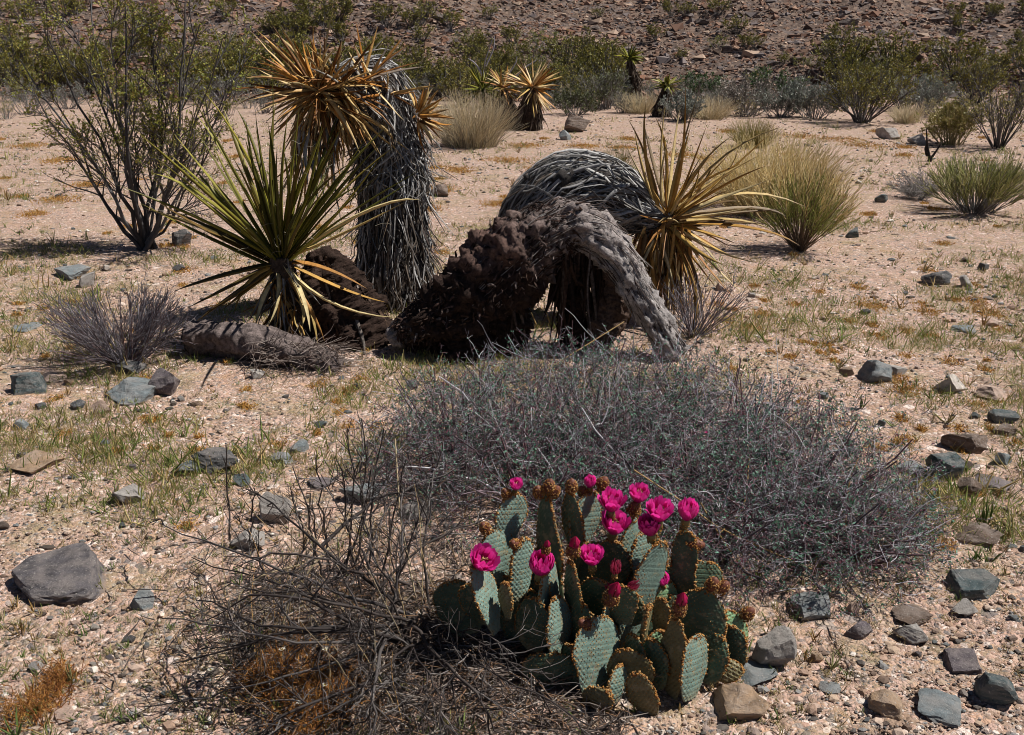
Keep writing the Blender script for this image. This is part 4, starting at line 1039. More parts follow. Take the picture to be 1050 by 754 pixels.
for ln_ in ([(338, 560, 2.5), (322, 575, 2.45), (270, 590, 2.42), (245, 612, 2.4), (252, 640, 2.38), (268, 655, 2.36)], [(405, 450, 2.75), (412, 540, 2.6), (428, 620, 2.5), (436, 660, 2.42)], [(360, 545, 2.5), (330, 570, 2.45), (300, 610, 2.4), (290, 640, 2.38)]):
    g = Geo(); g.tubes(smooth_path([W(*q) for q in ln_], 16)[None], .0024, (.50, .40, .25), 4); g.build('straw_stem', M['twig'], tb)

# litter of broken twigs under the brush and the cactus
g = Geo(); n = 4200
px = np.concatenate([R.normal(400, 95, n // 2), R.uniform(250, 640, n - n // 2)]); py = np.concatenate([R.normal(660, 55, n // 2), R.uniform(610, 775, n - n // 2)])
k = (px < 760) & (py > 500); px, py = px[k], py[k]; n = len(px)
d = ray(px, py); t = -CAM_H / d[:, 2]; b = d * t[:, None]; b[:, 2] = gz(b[:, 0], b[:, 1]) + R.uniform(.002, .035, n)
st = strands(b, np.stack([R.normal(size=n), R.normal(size=n), R.normal(0, .12, n)], 1), np.exp(R.normal(-2.6, .5, n)), 4, .14); st[..., 2] = np.maximum(st[..., 2], gz(st[..., 0], st[..., 1]) + .002)
g.tubes(st, taper(n, 4, R.uniform(.0012, .0032, n), .0009), pick([(.14, .105, .085), (.24, .19, .16), (.09, .065, .055), (.34, .29, .25), (.06, .045, .04), (.24, .14, .08)], n, .2), 3)
tag(g.build('twig_litter', M['twig']), 'litter of broken grey and brown twigs beneath the brush and cactus', 'twig litter', kind='stuff')
# little white desert flowers in it
for i, (px, py) in enumerate([(291, 683), (335, 683), (272, 671), (218, 704), (334, 720), (309, 738)]):
    p = G(px, py) + [0, 0, .05]; g = Geo(); k = 7; a = np.arange(k) * 6.283 / k
    g.cards(np.repeat(p[None], k, 0), np.stack([np.cos(a), np.sin(a), .25 + 0 * a], 1), np.repeat([[0., 0, 1]], k, 0), .010, .008, (.75, .73, .62))
    g.blobs(p[None], np.array([.004]), (.5, .4, .05), 'octa'); g.tubes(np.array([[p, p - [0, .004, .055]]]), .0008, (.2, .22, .08), 3)
    tag(g.build('white_flower', M['petal'], origin=p - [0, 0, .05]), 'tiny white desert flower opening among the dead twigs', 'flower', 'tiny white flowers among the dead twigs')

# ---------------------------------------------------------------- beavertail cactus
cb = G(612, 700)
tc_ = thing('beavertail_cactus', 'clump of blue green beavertail cactus pads crowned with magenta flowers', 'cactus', cb)
TUFT = [(.32, .14, .03), (.40, .20, .06), (.22, .085, .025), (.50, .30, .12)]

def make_pad(b, tp, wd, yaw, th=.020, tint=(.17, .25, .19), bend=.0, ruf=.0021, fat=1.0):
    """one flat obovate joint from foot b to tip tp; yaw turns its face from the viewer (0) to the right (+)"""
    b = np.asarray(b); tp = np.asarray(tp); ax = tp - b; Ln = np.linalg.norm(ax); uz = ax / Ln
    view = np.array([0, -1., .35]); f = view - (view @ uz) * uz; f = nrm(f); r = np.cross(uz, f)      # r points to the viewer's right or left
    if r[0] < 0: r = -r
    ny = f * math.cos(yaw) + r * math.sin(yaw); nx = np.cross(ny, uz)
    NT, NA = 76, 76
    t = np.linspace(0, 1, NT)[:, None]; a = (np.arange(NA) * 2 * np.pi / NA)[None]
    fo = np.maximum(np.sin(np.pi * (.10 + .90 * t) ** .92), 0) ** .62 * (.80 + .26 * t); ke = R.uniform(.8, 1.25); fo = np.maximum(np.sin(np.pi * (.10 + .90 * t ** ke) ** .92), 0) ** R.uniform(.42, .62) * (.66 + .44 * t); fo = fo / fo.max(); fo[-1] = 0; skw = R.normal(0, .10)
    hw = wd * .5 * fo; hth = th * .5 * np.maximum(fo, 0) ** .55 * fat
    ca, sa = np.cos(a), np.sin(a)
    x = hw * np.sign(ca) * np.abs(ca) ** .9; y = hth * np.sign(sa) * np.abs(sa) ** .75; z = t * Ln + 0 * a
    ph = R.uniform(0, 6.28)
    x = x * (1 + .06 * np.sin(z * 40 + ph) + .03 * np.sin(z * 90 + 2 * ph)) + skw * wd * np.sin(np.pi * t) * (t - .3)
    y = y + bend * (t - .35) ** 2 * Ln + .05 * th * np.sin(x * 60 + ph) + 0.10 * th * np.sin(z * 28 + x * 22 + ph)
    sp_ = .0128
    face = np.sign(sa) * np.minimum(1, np.abs(sa) * 2.2)
    u_, v_ = (x + z * .92) / sp_, (x - z * .92) / sp_
    lat = np.cos(np.pi * u_) * np.cos(np.pi * v_)
    y = y + face * (-ruf * 1.5 * np.abs(lat) ** 1.3 + ruf * .18 * np.cos(np.pi * (u_ - v_)))
    V = b + x[..., None] * nx + y[..., None] * ny + z[..., None] * uz
    g = Geo()
    col = np.array(tint) * (1 + R.uniform(-.1, .1)) * np.ones(V.shape)
    rim = np.clip(1 - np.abs(sa) * 2.2, 0, 1) * np.clip(t * 3, 0, 1)
    col = col * (1 - .35 * rim[..., None]) + np.array([.28, .15, .05]) * (.35 * rim[..., None])
    sc_ = np.clip((fractal(V, 55., .8, 3, ph) - .25) * 3, 0, .7)[..., None]; base_ = np.clip(1 - t * 4.5, 0, 1)[..., None] * .5
    col = col * (1 - sc_ - base_ * (1 - sc_)) + np.array([.26, .22, .13]) * (sc_ + base_ * (1 - sc_))
    g._grid(V[None], col[None], 0, False)
    # areole tufts: a slanted lattice on both faces, thicker along the rim
    P, sz = [], []
    for i in range(-14, 15):
        for j in range(-14, 30):
            # lattice point where both cosines peak
            xx = (i + j) * sp_ * .5 + .0; zz = (j - i) * sp_ * .5 / .92
            tt = zz / Ln
            if not (.06 < tt < .98): continue
            fw = np.interp(tt, t[:, 0], fo[:, 0]) * wd * .5
            if abs(xx) > fw * .93: continue
            ti = int(round(tt * (NT - 1)))
            for sgn in (1, -1):
                cosv = np.clip(xx / max(fw, 1e-5), -1, 1); aa = math.atan2(sgn * math.sqrt(1 - cosv ** 2), cosv)
                k = int(round((aa % 6.2832) / 6.2832 * NA)) % NA
                P.append(V[ti, k]); sz.append(R.uniform(.0013, .0023))
    g.blobs(np.array(P), np.array(sz), pick(TUFT, len(P), .25), 'octa', mi=1) if P else None
    m = int(125 * Ln / .16); tt = R.uniform(.3, 1., m); ti = np.minimum((tt * (NT - 1)).astype(int), NT - 1)
    k = np.where(R.uniform(size=m) < .5, 0, NA // 2) + R.integers(-3, 4, m); k %= NA
    g.blobs(V[ti, k] + R.normal(0, .0012, (m, 3)), R.uniform(.0018, .0042, m), pick(TUFT, m, .25), 'octa', mi=1)
    m = 60; ti = np.full(m, NT - 2) - R.integers(0, 4, m); k = R.integers(0, NA, m)
    g.blobs(V[ti, k] + R.normal(0, .001, (m, 3)), R.uniform(.0018, .0042, m), pick(TUFT, m, .25), 'octa', mi=1)
    return g, nx, ny, uz, V

def add_tufts(g, c, ax, r, ln, n, mi):
    ax = nrm(ax); q = nrm(np.cross(ax, [.3, .8, .2])); s_ = np.cross(ax, q)
    t = R.uniform(.05, 1, n); a = R.uniform(0, 6.28, n); rr = r * np.sin(np.pi * (.2 + .7 * t)) ** .6
    p = c + ax * (t * ln)[:, None] + (q * np.cos(a)[:, None] + s_ * np.sin(a)[:, None]) * rr[:, None]
    g.blobs(p, R.uniform(.0014, .0030, n), pick(TUFT, n, .25), 'octa', mi=mi)

def receptacle(g, c, ax, r, ln, col, mi, ufp=(.45, .75, .95, 1.05, 1.0, .9)):
    K = len(ufp); P = c + nrm(ax) * (np.linspace(0, 1, K) * ln)[:, None]
    g.tubes(P[None], np.array(ufp)[None] * r, col, 12, mi, True)

def make_flower(c, size, ax, openness=.5, withered=False):
    """c: centre of the corolla, size: its width in metres"""
    g = Geo(); ax = nrm(np.asarray(ax, float)); r = size * .5
    base = c - ax * size * .42
    receptacle(g, base - ax * size * .55, ax, size * .20, size * .62, (.16, .13, .05), 1)
    add_tufts(g, base - ax * size * .55, ax, size * .21, size * .6, 70, 2)
    q = nrm(np.cross(ax, [.2, .9, .3])); s_ = np.cross(ax, q)
    for ring, (n, ro, hh, op) in enumerate([(9, 1., .80, openness), (9, .84, .93, openness * .6), (8, .60, 1.0, openness * .4)] + ([(6, .34, 1.0, 0)] if openness < .5 else [])):
        for k in range(n):
            a0 = 6.283 * (k + .5 * ring) / n + R.normal(0, .08)
            if withered: op_ = op * R.uniform(0, .5); hh_ = hh * R.uniform(.7, 1.5)
            else: op_ = op * R.uniform(.8, 1.2); hh_ = hh * R.uniform(.9, 1.1)
            NT, NW = 8, 5; t = np.linspace(0, 1, NT)[:, None]; w_ = np.linspace(-1, 1, NW)[None]
            prof = (.26 + ro * (np.sin(np.minimum(t * 1.9, 1.571)) * .62 + .42 * op_ * t ** 2.2 - .22 * (1 - op_) * t ** 3))
            wid = .40 * np.sin(np.pi * (.14 + .74 * t)) ** .7 * (1.05 if not withered else .5)
            aa = a0 + w_ * wid * (1.0 + .25 * t); rr = r * prof * (1 + .05 * w_ ** 2) + .03 * r * np.sin(w_ * 5 + k) * t
            hz = size * hh_ * (t ** 1.05) * (1 - .07 * w_ ** 2 * t) + .025 * size * np.sin(w_ * 4 + k * 2.) * t ** 3
            V = base + ax * hz[..., None] + (q * np.cos(aa)[..., None] + s_ * np.sin(aa)[..., None]) * rr[..., None]
            cc = np.array([.97, .016, .42]) * R.uniform(.85, 1.1) if not withered else np.array([.50, .02, .09]) * R.uniform(.7, 1.1)
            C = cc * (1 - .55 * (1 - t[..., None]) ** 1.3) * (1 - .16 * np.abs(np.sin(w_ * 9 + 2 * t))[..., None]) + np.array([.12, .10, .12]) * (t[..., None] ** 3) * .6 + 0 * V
            i = (np.arange(NT - 1)[:, None] * NW + np.arange(NW - 1)[None]).ravel()
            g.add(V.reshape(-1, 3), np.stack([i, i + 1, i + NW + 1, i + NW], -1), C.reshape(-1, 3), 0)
    m = 34; a = R.uniform(0, 6.28, m); rr = r * .5 * np.sqrt(R.uniform(0, 1, m))
    if not withered:
        p0_ = base + ax * size * .15; p1 = base + ax * (size * R.uniform(.5, .68, m))[:, None] + (q * np.cos(a)[:, None] + s_ * np.sin(a)[:, None]) * rr[:, None]
        g.tubes(np.stack([np.repeat(p0_[None], m, 0), p1], 1), .0007, (.55, .04, .2), 3, 0); g.blobs(p1, np.full(m, .0016), (.7, .55, .25), 'octa', mi=2)
    return g

def make_bud(c, size, ax, pink=False):
    g = Geo(); ax = nrm(np.asarray(ax, float)); b = c - ax * size * .75
    receptacle(g, b, ax, size * .5, size * 1.5, (.15, .05, .028), 1, (.45, .85, 1.05, 1.0, .72, .30))
    add_tufts(g, b, ax, size * .58, size * 1.3, 170, 2)
    if pink:
        n = 6; a = np.arange(n) * 6.28 / n; q = nrm(np.cross(ax, [.2, .9, .3])); s_ = np.cross(ax, q); rd_ = q * np.cos(a)[:, None] + s_ * np.sin(a)[:, None]
        P = np.stack([b + ax * size * 1.1 + rd_ * size * .3, b + ax * size * 1.6 + rd_ * size * .34, b + ax * size * 2.2 + rd_ * size * .06], 1)
        g.blades(P, np.array([[.3, .42, .04]]) * size, rd_, (.55, .02, .12), .4, .2)
    return g

FM = [M['petal'], M['pad'], M['tuft']]
# (foot px, foot Y, tip px, tip Y, width px, yaw deg, extras) -- extras: flowers F, buds B, pink-tipped buds P, withered flowers X, each (px, py, size px)
LIT = (.165, .245, .205); SHADED = (.07, .11, .068); GRNP = (.17, .29, .15); BRNP = (.17, .145, .07)  # one skin: sun and shade painted into the pad tints
PADS = [
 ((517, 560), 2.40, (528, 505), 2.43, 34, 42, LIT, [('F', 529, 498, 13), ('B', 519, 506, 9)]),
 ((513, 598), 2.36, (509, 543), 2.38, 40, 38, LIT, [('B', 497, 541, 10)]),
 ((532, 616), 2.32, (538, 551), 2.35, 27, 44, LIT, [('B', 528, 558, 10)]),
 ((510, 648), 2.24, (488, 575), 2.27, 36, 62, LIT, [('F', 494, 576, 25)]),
 ((480, 650), 2.33, (462, 595), 2.36, 46, -14, SHADED, []),
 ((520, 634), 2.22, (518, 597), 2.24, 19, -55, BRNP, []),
 ((570, 632), 2.36, (558, 506), 2.42, 36, -58, SHADED, [('B', 552, 504, 10), ('B', 563, 498, 11), ('B', 569, 504, 10)]),
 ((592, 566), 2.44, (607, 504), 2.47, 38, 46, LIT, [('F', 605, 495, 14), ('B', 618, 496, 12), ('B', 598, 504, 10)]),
 ((590, 580), 2.41, (587, 502), 2.42, 26, -50, SHADED, [('B', 586, 498, 11)]),
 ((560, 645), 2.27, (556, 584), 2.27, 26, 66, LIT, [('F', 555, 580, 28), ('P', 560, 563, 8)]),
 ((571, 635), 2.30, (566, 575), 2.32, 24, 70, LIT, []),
 ((590, 640), 2.26, (587, 574), 2.27, 30, -66, SHADED, [('P', 588, 564, 13)]),
 ((608, 655), 2.30, (614, 592), 2.31, 42, -24, SHADED, [('F', 607, 572, 21)]),
 ((628, 612), 2.38, (629, 552), 2.40, 32, -30, SHADED, [('F', 627, 516, 23), ('F', 630, 539, 24)]),
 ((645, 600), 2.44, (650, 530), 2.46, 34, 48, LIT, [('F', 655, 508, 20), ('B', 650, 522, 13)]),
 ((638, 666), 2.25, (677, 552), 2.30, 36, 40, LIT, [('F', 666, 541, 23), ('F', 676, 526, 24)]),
 ((662, 590), 2.45, (668, 545), 2.47, 26, -30, SHADED, []),
 ((697, 630), 2.34, (703, 545), 2.36, 28, -40, SHADED, [('F', 705, 525, 23), ('B', 713, 558, 13)]),
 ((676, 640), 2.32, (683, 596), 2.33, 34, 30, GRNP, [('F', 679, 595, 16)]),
 ((716, 620), 2.42, (722, 575), 2.45, 38, 12, SHADED, []),
 ((640, 640), 2.22, (632, 600), 2.24, 36, -30, SHADED, [('X', 631, 584, 14), ('X', 647, 602, 12)]),
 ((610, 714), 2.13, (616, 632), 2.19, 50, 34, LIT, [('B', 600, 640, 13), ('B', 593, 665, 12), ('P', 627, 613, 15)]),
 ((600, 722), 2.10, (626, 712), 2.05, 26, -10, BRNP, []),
 ((562, 690), 2.26, (560, 634), 2.28, 48, -10, SHADED, []),
 ((565, 722), 2.16, (561, 668), 2.18, 48, -8, SHADED, []),
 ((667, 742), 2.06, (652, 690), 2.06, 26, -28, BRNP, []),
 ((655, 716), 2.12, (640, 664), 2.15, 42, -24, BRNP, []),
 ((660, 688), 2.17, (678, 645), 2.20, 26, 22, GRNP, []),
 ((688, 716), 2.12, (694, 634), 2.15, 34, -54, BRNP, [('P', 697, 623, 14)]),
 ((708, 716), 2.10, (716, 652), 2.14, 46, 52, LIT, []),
 ((703, 690), 2.20, (726, 604), 2.26, 50, -28, SHADED, [('B', 731, 599, 13), ('B', 741, 602, 12)]),
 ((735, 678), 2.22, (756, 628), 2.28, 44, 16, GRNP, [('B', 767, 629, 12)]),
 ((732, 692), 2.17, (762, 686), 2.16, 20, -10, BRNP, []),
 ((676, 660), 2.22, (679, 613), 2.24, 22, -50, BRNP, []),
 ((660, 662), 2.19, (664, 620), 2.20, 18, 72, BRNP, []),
 ((645, 640), 2.26, (650, 604), 2.28, 30, -40, SHADED, [('X', 629, 606, 13)]),
 ((548, 668), 2.22, (545, 612), 2.25, 40, -36, SHADED, []), ((574, 676), 2.20, (572, 612), 2.23, 34, 50, LIT, []), ((600, 676), 2.21, (598, 618), 2.24, 36, -50, SHADED, []), ((620, 676), 2.22, (627, 612), 2.26, 30, 60, LIT, []),
 ((650, 692), 2.16, (652, 650), 2.18, 30, -60, SHADED, []), ((672, 706), 2.14, (668, 655), 2.17, 34, -40, SHADED, []), ((722, 700), 2.16, (738, 650), 2.20, 34, -48, SHADED, []), ((745, 690), 2.20, (748, 640), 2.24, 40, -34, SHADED, []),
 ((580, 712), 2.17, (584, 660), 2.20, 36, -52, SHADED, []), ((630, 722), 2.10, (636, 682), 2.12, 28, 48, LIT, []), ((500, 640), 2.28, (478, 600), 2.30, 34, -40, SHADED, []), ((655, 590), 2.38, (660, 545), 2.40, 30, 50, LIT, []),
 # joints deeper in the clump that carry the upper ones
 ((540, 668), 2.30, (536, 605), 2.34, 46, -18, SHADED, []), ((585, 690), 2.26, (580, 625), 2.32, 52, -12, SHADED, []), ((620, 690), 2.24, (622, 628), 2.30, 50, -16, SHADED, []),
 ((660, 690), 2.24, (655, 620), 2.32, 54, -12, SHADED, []), ((690, 690), 2.25, (690, 610), 2.32, 52, -16, SHADED, []), ((525, 655), 2.32, (520, 590), 2.36, 40, -30, SHADED, []),
 ((560, 620), 2.36, (555, 560), 2.42, 36, -30, SHADED, []), ((610, 620), 2.38, (608, 555), 2.44, 40, -20, SHADED, []), ((640, 660), 2.30, (640, 580), 2.40, 44, -16, SHADED, []), ((690, 640), 2.34, (688, 580), 2.40, 40, -24, SHADED, []),
]
for (b, yb, t, yt, w_, yaw, tint, ex) in PADS:
    B3, T3 = W(b[0], b[1], yb), W(t[0], t[1], yt)
    B3[2] = max(B3[2], float(gz(B3[0], B3[1])) - .015); T3[2] = max(T3[2], B3[2] - .01, .02)
    s_ = scale_at((B3 + T3) / 2)
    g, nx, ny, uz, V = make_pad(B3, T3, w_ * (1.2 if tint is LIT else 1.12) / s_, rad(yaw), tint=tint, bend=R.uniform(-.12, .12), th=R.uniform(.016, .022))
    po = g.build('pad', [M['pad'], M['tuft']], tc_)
    for (k, fx, fy, fs) in ex:
        d0 = (fx - t[0]) * .55; yy = yt - .012 + (.0 if k == 'F' else R.uniform(-.01, .01))
        c = W(fx, fy, yy); ax = nrm(c - T3 + np.array([.0, -.006, .02])) + np.array([.12, -.08, .55])
        if k == 'F':
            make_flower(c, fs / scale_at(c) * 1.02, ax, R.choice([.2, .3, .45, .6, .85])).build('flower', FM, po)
        elif k == 'X':
            make_flower(c, fs / scale_at(c), ax, .3, True).build('withered_flower', FM, po)
        else:
            make_bud(c, fs / scale_at(c), ax, k == 'P').build('bud', FM, po)

# ---------------------------------------------------------------- grasses and bushes of the middle distance
def place(px, py):
    p = G(px, py); return p, scale_at(p)

def grass_clump(name, lab, cat, px, py, wpx, hpx, n, pal, wbase=.2, r=.002, group=None, lean=0):
    p, s_ = place(px, py); w_, h_ = wpx / s_, hpx / s_
    t = thing(name, lab, cat, p, group)
    st = fan(p, n, h_, w_, (lean, 0), 7, .13, -.012, w_ * wbase, .0)
    st = st[R.uniform(0, 1, n) < .62]; n = len(st)
    g = Geo(); g.tubes(st, taper(n, 7, r, r * .35), pick(pal, n, .22), 3); g.build('blades', M['grass'], t)
    return t, st, p, w_, h_

def bush(name, lab, cat, px, py, wpx, hpx, leafpal, twigpal, nst=26, n2=160, n3=420, nl=2600, ls=.02, group=None, low=.1, lift=.2, p=None, wh=None):
    if p is None: p, s_ = place(px, py); w_, h_ = wpx / s_, hpx / s_
    else: w_, h_ = wh
    t = thing(name, lab, cat, p, group)
    k = max(w_, h_)
    s1 = fan(p, nst, h_, w_, (0, 0), 6, .08, .02, w_ * (.09 if leafpal is CREO else .26), low)
    s2 = grow(s1, n2, .25, 1, .5, k * .15, k * .4, 5, .13, .05); s3 = grow(s2, n3, .2, 1, .6, k * .07, k * .18, 4, .15, .03)
    g = Geo(); g.tubes(s1, taper(nst, 6, .010 * k, .004 * k), pick(twigpal, nst), 4)
    g.tubes(s2, taper(n2, 5, .004 * k, .002 * k), pick(twigpal, n2), 3); g.tubes(s3, taper(n3, 4, .0025 * k, .0012 * k), pick(twigpal, n3), 3)
    g.build('branches', M['twig'], t)
    g = Geo(); q, tt = pts_on(s3, nl, .1, 1); keep = R.uniform(0, 1, nl) < np.clip((q[:, 2] - p[2]) / h_ / lift, .1, 1); q, tt = q[keep], tt[keep]
    g.cards(q, tt + R.normal(0, .6, q.shape), nrm(R.normal(size=q.shape) + [0, 0, .5]), R.uniform(.6, 1.4, len(q)) * ls, R.uniform(.35, .6, len(q)) * ls, pick(leafpal, len(q), .25))
    g.build('foliage', M['leaf'], t)
    return t

STRW = [(.82, .70, .48), (.72, .60, .38), (.85, .76, .56), (.55, .45, .31)]
CREO = [(.21, .20, .04), (.27, .25, .05), (.15, .145, .028), (.29, .23, .055)]
CTW = [(.09, .08, .075), (.14, .13, .125), (.06, .05, .045)]
SAGE = [(.20, .225, .185), (.26, .28, .24), (.16, .18, .14), (.30, .30, .26)]
STW = [(.24, .22, .20), (.32, .30, .285), (.16, .14, .13)]
EPH = [(.06, .12, .035), (.085, .15, .05), (.05, .09, .03)]
YEL = [(.36, .31, .07), (.44, .36, .13), (.24, .25, .05), (.50, .42, .20)]

# yellow green bush with brown stems and straw tops
p, s_ = place(820, 257)
t = thing('feathery_bush', 'yellow green feathery bush on fanned brown stems, right of the splayed golden yucca head', 'bush', p)
w_, h_ = 130 / s_, 122 / s_
s1 = fan(p, 120, h_ * .72, w_ * .82, (.0, 0), 6, .05, .01, .05, .0)
g = Geo(); g.tubes(s1, taper(120, 6, .0042, .0018), pick([(.20, .13, .075), (.28, .19, .12), (.13, .09, .06)], 120), 3); g.build('stems', M['twig'], t)
s2 = grow(s1, 1000, .3, .8, .45, .10, .26, 5, .1, .05)
g = Geo(); g.tubes(s2, taper(1000, 5, .0022, .0012), pick([(.30, .33, .075), (.26, .30, .07), (.42, .40, .12)], 1000, .2), 3)
q, tt = pts_on(s2, 3800, .2, 1); g.cards(q, tt + R.normal(0, .3, q.shape), nrm(R.normal(size=q.shape)), .022, .006, pick([(.28, .32, .07), (.34, .36, .09), (.22, .27, .06), (.44, .40, .13)], len(q), .2)); g.build('foliage', M['leaf'], t)
s3 = grow(s1, 560, .6, 1., .35, .14, .34, 5, .09, .05)
g = Geo(); g.tubes(s3, taper(560, 5, .0024, .0018), pick([(.82, .66, .34), (.86, .72, .42), (.70, .54, .26)], 560, .2), 3); g.build('dry_tops', M['grass'], t)
grass_clump('dry_grass_clump', 'pale golden grass clump standing behind the yellow green feathery bush', 'grass', 786, 218, 116, 84, 2000, [(.82, .66, .33), (.74, .58, .28), (.86, .73, .44)], .34, .0034)
# right feathery bush with a grey side
p, s_ = place(1000, 218)
t = thing('feathery_bush', 'olive green feathery bush with a grey dead left side, at the right edge', 'bush', p)
w_, h_ = 105 / s_, 68 / s_
s1 = fan(p, 170, h_ * .85, w_ * .95, (.03, 0), 6, .06, .005, .16, .0)
g = Geo(); g.tubes(s1, taper(170, 6, .0042, .002), pick(STW, 170), 3); g.build('stems', M['twig'], t)
s2 = grow(s1, 2600, .3, .95, .4, .10, .24, 5, .08, .07)
g = Geo(); g.tubes(s2, taper(2600, 5, .0030, .0018), pick([(.48, .46, .18), (.36, .38, .14), (.62, .56, .30), (.30, .31, .11)], 2600, .2), 3); g.build('foliage', M['grass'], t)
pl = G(942, 205); s4 = fan(pl, 60, .28, .5, (-.05, 0), 5, .1, 0, .08, .0); s5 = grow(s4, 1400, .1, 1, .9, .04, .14, 4, .3, -.02)
g = Geo(); g.tubes(s5, taper(1400, 4, .0026, .0012), pick([(.30, .28, .275), (.40, .38, .37), (.2, .18, .17)], 1400, .2), 3); g.build('dead_side', M['twig'], t)
# behind it
bush('yellow_bush', 'rounded yellow topped bush in front of the dark right edge shrub', 'bush', 976, 149, 48, 42, YEL + [(.62, .52, .26)], [(.3, .25, .12), (.38, .31, .15)], 60, 500, 1500, 9000, .032, low=.0)
bush('bare_shrub', 'dark mostly bare shrub with arching branches at the right edge', 'shrub', 1024, 152, 80, 72, CREO, CTW + [(.22, .2, .19)], 30, 220, 700, 1500, .035)
t = thing('burnt_stub', 'charred forked stub leaning on the sand left of the yellow topped bush', 'stub', G(954, 166))
p, s_ = place(954, 166)
for a in ([(954, 166), (951, 150), (950, 132)], [(952, 166), (958, 158), (966, 146)], [(951, 160), (949, 152), (952, 147)]):
    g = Geo(); Pp = smooth_path([W(x_, y_, p[1]) for x_, y_ in a], 8); g.tubes(Pp[None], taper(1, 8, .022, .007), (.05, .042, .038), 7, 0, True); g.build('branch', M['bark'], t)
grass_clump('dry_grass_clump', 'greyish straw bush of fine dry grass left of the distant yucca pair', 'grass', 483, 150, 64, 58, 1900, STRW + [(.40, .35, .27)], .42, .0032)
grass_clump('dry_grass_clump', 'tawny green grass tuft behind the pale golden grass clump', 'grass', 772, 151, 46, 30, 900, [(.36, .30, .10), (.28, .26, .08), (.44, .34, .14)], .3, .003)
grass_clump('dry_grass_clump', 'faint olive grass tuft on the sand above the fallen yucca dome', 'grass', 632, 175, 34, 28, 320, [(.24, .25, .10), (.34, .30, .13)], .3, .0022)
grass_clump('dry_grass_clump', 'straw grass clump at the foot of the tall thin distant yucca', 'grass', 655, 116, 34, 22, 700, STRW, .4, .004)
grass_clump('dry_grass_clump', 'straw grass clump between the small distant yucca and the sage bushes', 'grass', 727, 122, 44, 24, 800, STRW, .4, .004)
grass_clump('dry_grass_clump', 'pale straw tuft at the left of the dark right edge shrub', 'grass', 928, 126, 30, 22, 500, STRW, .4, .004)
for (px, py, w_, h_, lab, pal, tw) in [
    (800, 120, 46, 30, 'grey green sage bush left of the dark creosote bush', SAGE, STW), (835, 122, 44, 34, 'pale grey sage bush touching the dark creosote bush', SAGE, STW),
    (792, 112, 44, 36, 'bright green bush between the grey sage bushes', EPH, STW), (718, 104, 40, 24, 'emerald green bush behind the small distant yucca', EPH, STW),
    (765, 118, 50, 34, 'dusty pinkish grey bush left of the bright green bush', [(.26, .22, .19), (.34, .29, .25), (.20, .18, .14)], STW), (700, 124, 40, 26, 'sage bush at the foot of the small distant yucca', SAGE, STW),
    (942, 118, 52, 36, 'pale sage bush behind the yellow topped bush', SAGE, STW), (620, 112, 56, 34, 'olive green bush right of the distant yucca pair', [(.13, .14, .06), (.18, .19, .10), (.10, .10, .04)], STW),
    (590, 118, 40, 22, 'low dark green bush just right of the dried distant yucca', [(.12, .13, .06), (.09, .10, .04)], STW), (632, 108, 36, 30, 'grey green bush left of the tall thin distant yucca', SAGE, STW),
    (1000, 108, 60, 44, 'brown olive bush behind the bare right edge shrub', CREO, CTW)]:
    bush('sage_bush' if pal is SAGE else 'desert_bush', lab, 'bush', px, py, w_, h_, pal, tw, 30, 260, 700, 2600, .05, low=.0)
bush('creosote_bush', 'dark olive creosote bush at the far edge of the wash, right of centre', 'bush', 884, 126, 84, 54, CREO, CTW, 34, 260, 800, 4200, .045)
bush('creosote_bush', 'low creosote bush at the wash edge right of the big dark creosote', 'bush', 925, 112, 60, 42, CREO, CTW, 30, 220, 600, 2600, .05)

# distant yuccas
def far_yucca(lab, trunk, head, axis, n, lpx, pal, skirtpal, wleaf, twid, hanging=40, nm='yucca'):
    p, s_ = place(*trunk[0]); t = thing(nm, lab, 'yucca', p)
    Pp, rr = path3([(head[0], head[1], p[1], twid * .5)] + [(a, b, p[1], twid) for a, b in trunk[::-1]])
    g = Geo(); bumpy(g, Pp, rr * .85, .12, lambda t_, a, V: np.broadcast_to(np.array([.09, .065, .05]), V.shape), 18)
    skirt(g, Pp, rr, 300, .16, .38, .035, skirtpal, .7, .16, .05, .9); g.build('trunk', M['bark'], t)
    g = Geo(); c = W(head[0], head[1], p[1]); ln_ = lpx / s_
    g.blobs(c[None], np.array([wleaf * 1.2]), np.array(pal[2]) * .6, 'ico2')
    rosette(g, c, axis, int(n * .7), ln_ * .75, ln_ * 1.15, wleaf * .72, .1, 1.7, pal, .02)
    g.build('leaves', M['yucca'] if pal[0][1] > pal[0][0] * .8 else M['deadleaf'], t); return t
SK = [(.10, .075, .055), (.17, .13, .10), (.24, .19, .15), (.07, .05, .04)]
YG = [(.20, .20, .03), (.30, .28, .04), (.13, .14, .025)]
far_yucca('distant green yucca leaning left of the dried one, behind the straw bush', [(518, 131), (512, 112)], (494, 93), [-.25, -.3, .9], 70, 30, YG, SK, .05, 6)
far_yucca('distant yucca with a big dried orange head on a dark shaggy trunk', [(541, 133), (543, 115)], (546, 90), [.1, -.8, .45], 90, 32, ORNG + [(.62, .42, .12)], SK, .05, 12)
far_yucca('small dried orange yucca head between the distant green one and the big dried one', [(530, 132), (522, 112)], (515, 90), [.1, -.6, .6], 50, 24, ORNG + [(.62, .42, .12)], SK, .045, 7)
far_yucca('tall thin distant yucca with a green top on the slope', [(653, 108), (650, 84)], (645, 60), [0, -.3, 1.], 60, 15, YG, SK, .06, 6)
far_yucca('small distant yucca with pale green leaves right of the tall thin one', [(678, 120), (679, 108)], (684, 88), [.1, -.3, 1.], 44, 17, YG + [(.4, .36, .12)], SK, .06, 7)
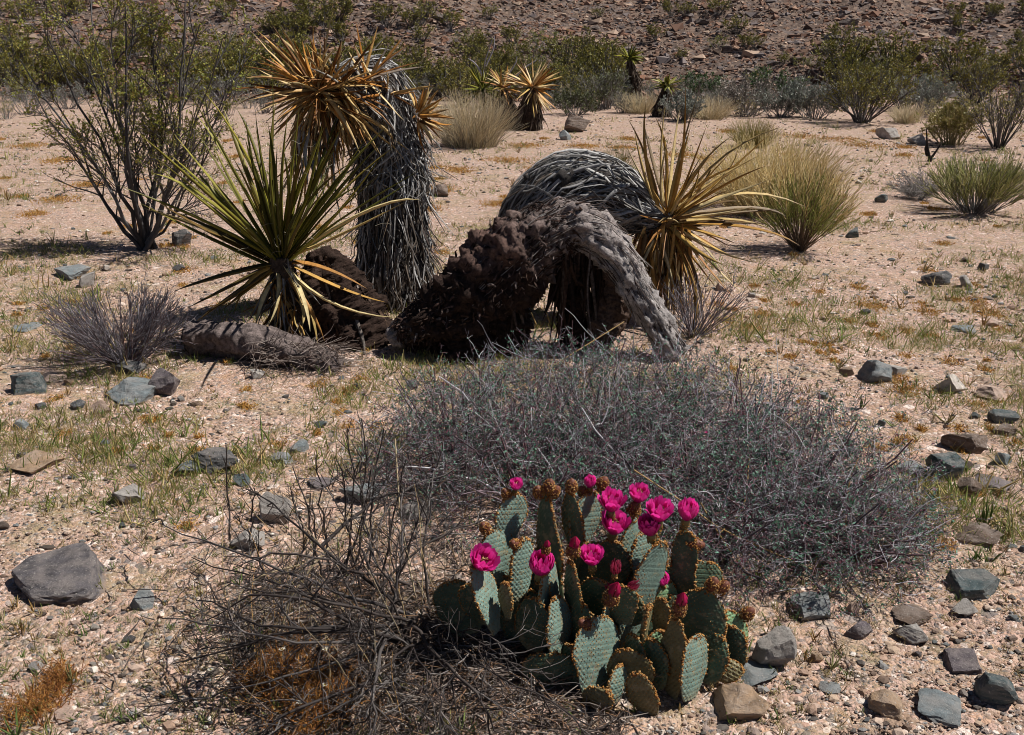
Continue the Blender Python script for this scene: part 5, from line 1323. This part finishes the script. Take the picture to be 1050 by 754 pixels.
# pale dead branches behind the yucca pair
t = thing('dead_branches', 'pale grey dead branches rising behind the distant yucca pair', 'dead branches', G(498, 112)); p, s_ = place(498, 112)
g = Geo()
for a in ([(494, 104), (495, 75), (500, 55), (505, 40)], [(498, 68), (506, 50), (507, 37)], [(520, 92), (535, 72), (550, 62)], [(514, 88), (528, 66), (530, 58)], [(496, 80), (488, 66), (480, 60)]):
    g.tubes(smooth_path([W(x_, y_, p[1]) for x_, y_ in a], 8)[None], taper(1, 8, .02, .008), (.34, .33, .36), 4)
g.build('branches', M['twig'], t)

# bushes along the foot of the hill and up the slope: four built, the rest copies
def bush_copies(name, lab, group, cat, leafpal, twigpal, spots, dens, nvar=4, ls=.075):
    pro = []
    for i, (px, py, wpx) in enumerate(spots):
        p, s_ = place(px, py); w_ = wpx / s_
        if i < nvar:
            o = bush(name, lab, cat, 0, 0, 0, 0, leafpal, twigpal, int(20 * dens), int(110 * dens), int(260 * dens), int(1300 * dens), ls, group, low=.0, p=p, wh=(1.6, R.uniform(.95, 1.3)))
            pro.append(o)
        else: o = copy_tree(pro[i % nvar])
        o.location = p; o.rotation_euler = (0, 0, R.uniform(0, 6.28)); f = w_ / 1.6 * R.uniform(.9, 1.1); o.scale = (f, f, f * R.uniform(.8, 1.1))
sp_ = [(R.uniform(-60, 410), 88 + R.normal(0, 9), R.uniform(36, 62)) for _ in range(28)] + [(R.uniform(370, 640), R.uniform(70, 112), R.uniform(22, 56)) for _ in range(48)] + [(R.uniform(850, 1110), R.uniform(76, 106), R.uniform(24, 60)) for _ in range(14)]
bush_copies('creosote_bush', 'olive creosote bush in the band along the foot of the rocky hill', 'olive creosote bushes along the foot of the hill', 'bush', CREO, CTW, sp_, 1.3)
sp_ = [(R.uniform(-60, 560), R.uniform(14, 72), R.uniform(22, 38)) for _ in range(44)] + [(R.uniform(560, 1110), R.uniform(10, 80), R.uniform(14, 28)) for _ in range(22)]
bush_copies('hillside_bush', 'small dark olive bush growing among the rocks of the hillside', 'small bushes dotted over the rocky hillside', 'bush', CREO, CTW, sp_, .8, 4, .09)
sp_ = [(R.uniform(-40, 1090), R.uniform(50, 112), R.uniform(16, 36)) for _ in range(36)]
bush_copies('hillside_bush', 'small yellow green bush at the foot of the rocky hill', 'yellow green bushes at the foot of the rocky hill', 'bush', [(.28, .28, .07), (.36, .33, .10), (.20, .22, .06)], STW, sp_, .8, 3, .08)
sp_ = [(x_, y_, w_) for x_, y_, w_ in [(740, 108, 36), (752, 112, 30), (815, 108, 40), (850, 116, 34), (680, 106, 34), (735, 116, 28), (640, 116, 30), (585, 104, 36), (570, 112, 30), (395, 108, 40), (440, 100, 40), (30, 118, 44), (70, 112, 40), (230, 108, 44), (270, 116, 36), (200, 104, 36)]]
bush_copies('sage_bush', 'grey green sage bush mixed into the scrub at the edge of the wash', 'sage bushes at the edge of the wash', 'bush', SAGE + [(.30, .25, .2)], STW, sp_, 1.3, 3, .06)

sp_ = [(R.uniform(-40, 1090), R.uniform(106, 124), R.uniform(18, 34)) for _ in range(30)]
bush_copies('straw_bush', 'low straw yellow bush at the edge of the wash below the hill', 'straw yellow bushes at the edge of the wash', 'bush', [(.50, .42, .20), (.40, .36, .14), (.58, .50, .30)], STW, sp_, 1., 3, .055)

# dark outcrops on the slope; the first two stand in for shaded crevices
for i, (px, py, w_, h_) in enumerate([(745, 52, 18, 10), (818, 64, 22, 10), (905, 62, 36, 14), (935, 60, 30, 12), (855, 40, 26, 12), (770, 76, 24, 12), (985, 34, 26, 10), (870, 26, 26, 12), (720, 24, 20, 10), (1000, 52, 26, 12), (450, 20, 22, 12), (610, 30, 16, 8), (960, 22, 20, 10), (905, 36, 24, 10), (840, 54, 20, 10)]):
    p, s_ = place(px, py); v, f = rock_mesh(700 + i * 13, (w_ * .75 / s_, w_ / s_ * .5, h_ * .8 / s_), 9, False, False)
    q = f.shape; g = Geo(); g.add(v + p - [0, 0, h_ / s_ * .3], f, (.4, .4, .4)); o = g.build('outcrop', M['rock'], smooth=False, origin=p); o.color = (*[(.07, .045, .038), (.10, .075, .065), (.085, .06, .05)][i % 3], 1)
    tag(o, 'dark brown rock set in the hillside rubble as outcrop and crevice shade', 'rock outcrop', 'dark outcrops on the hillside')
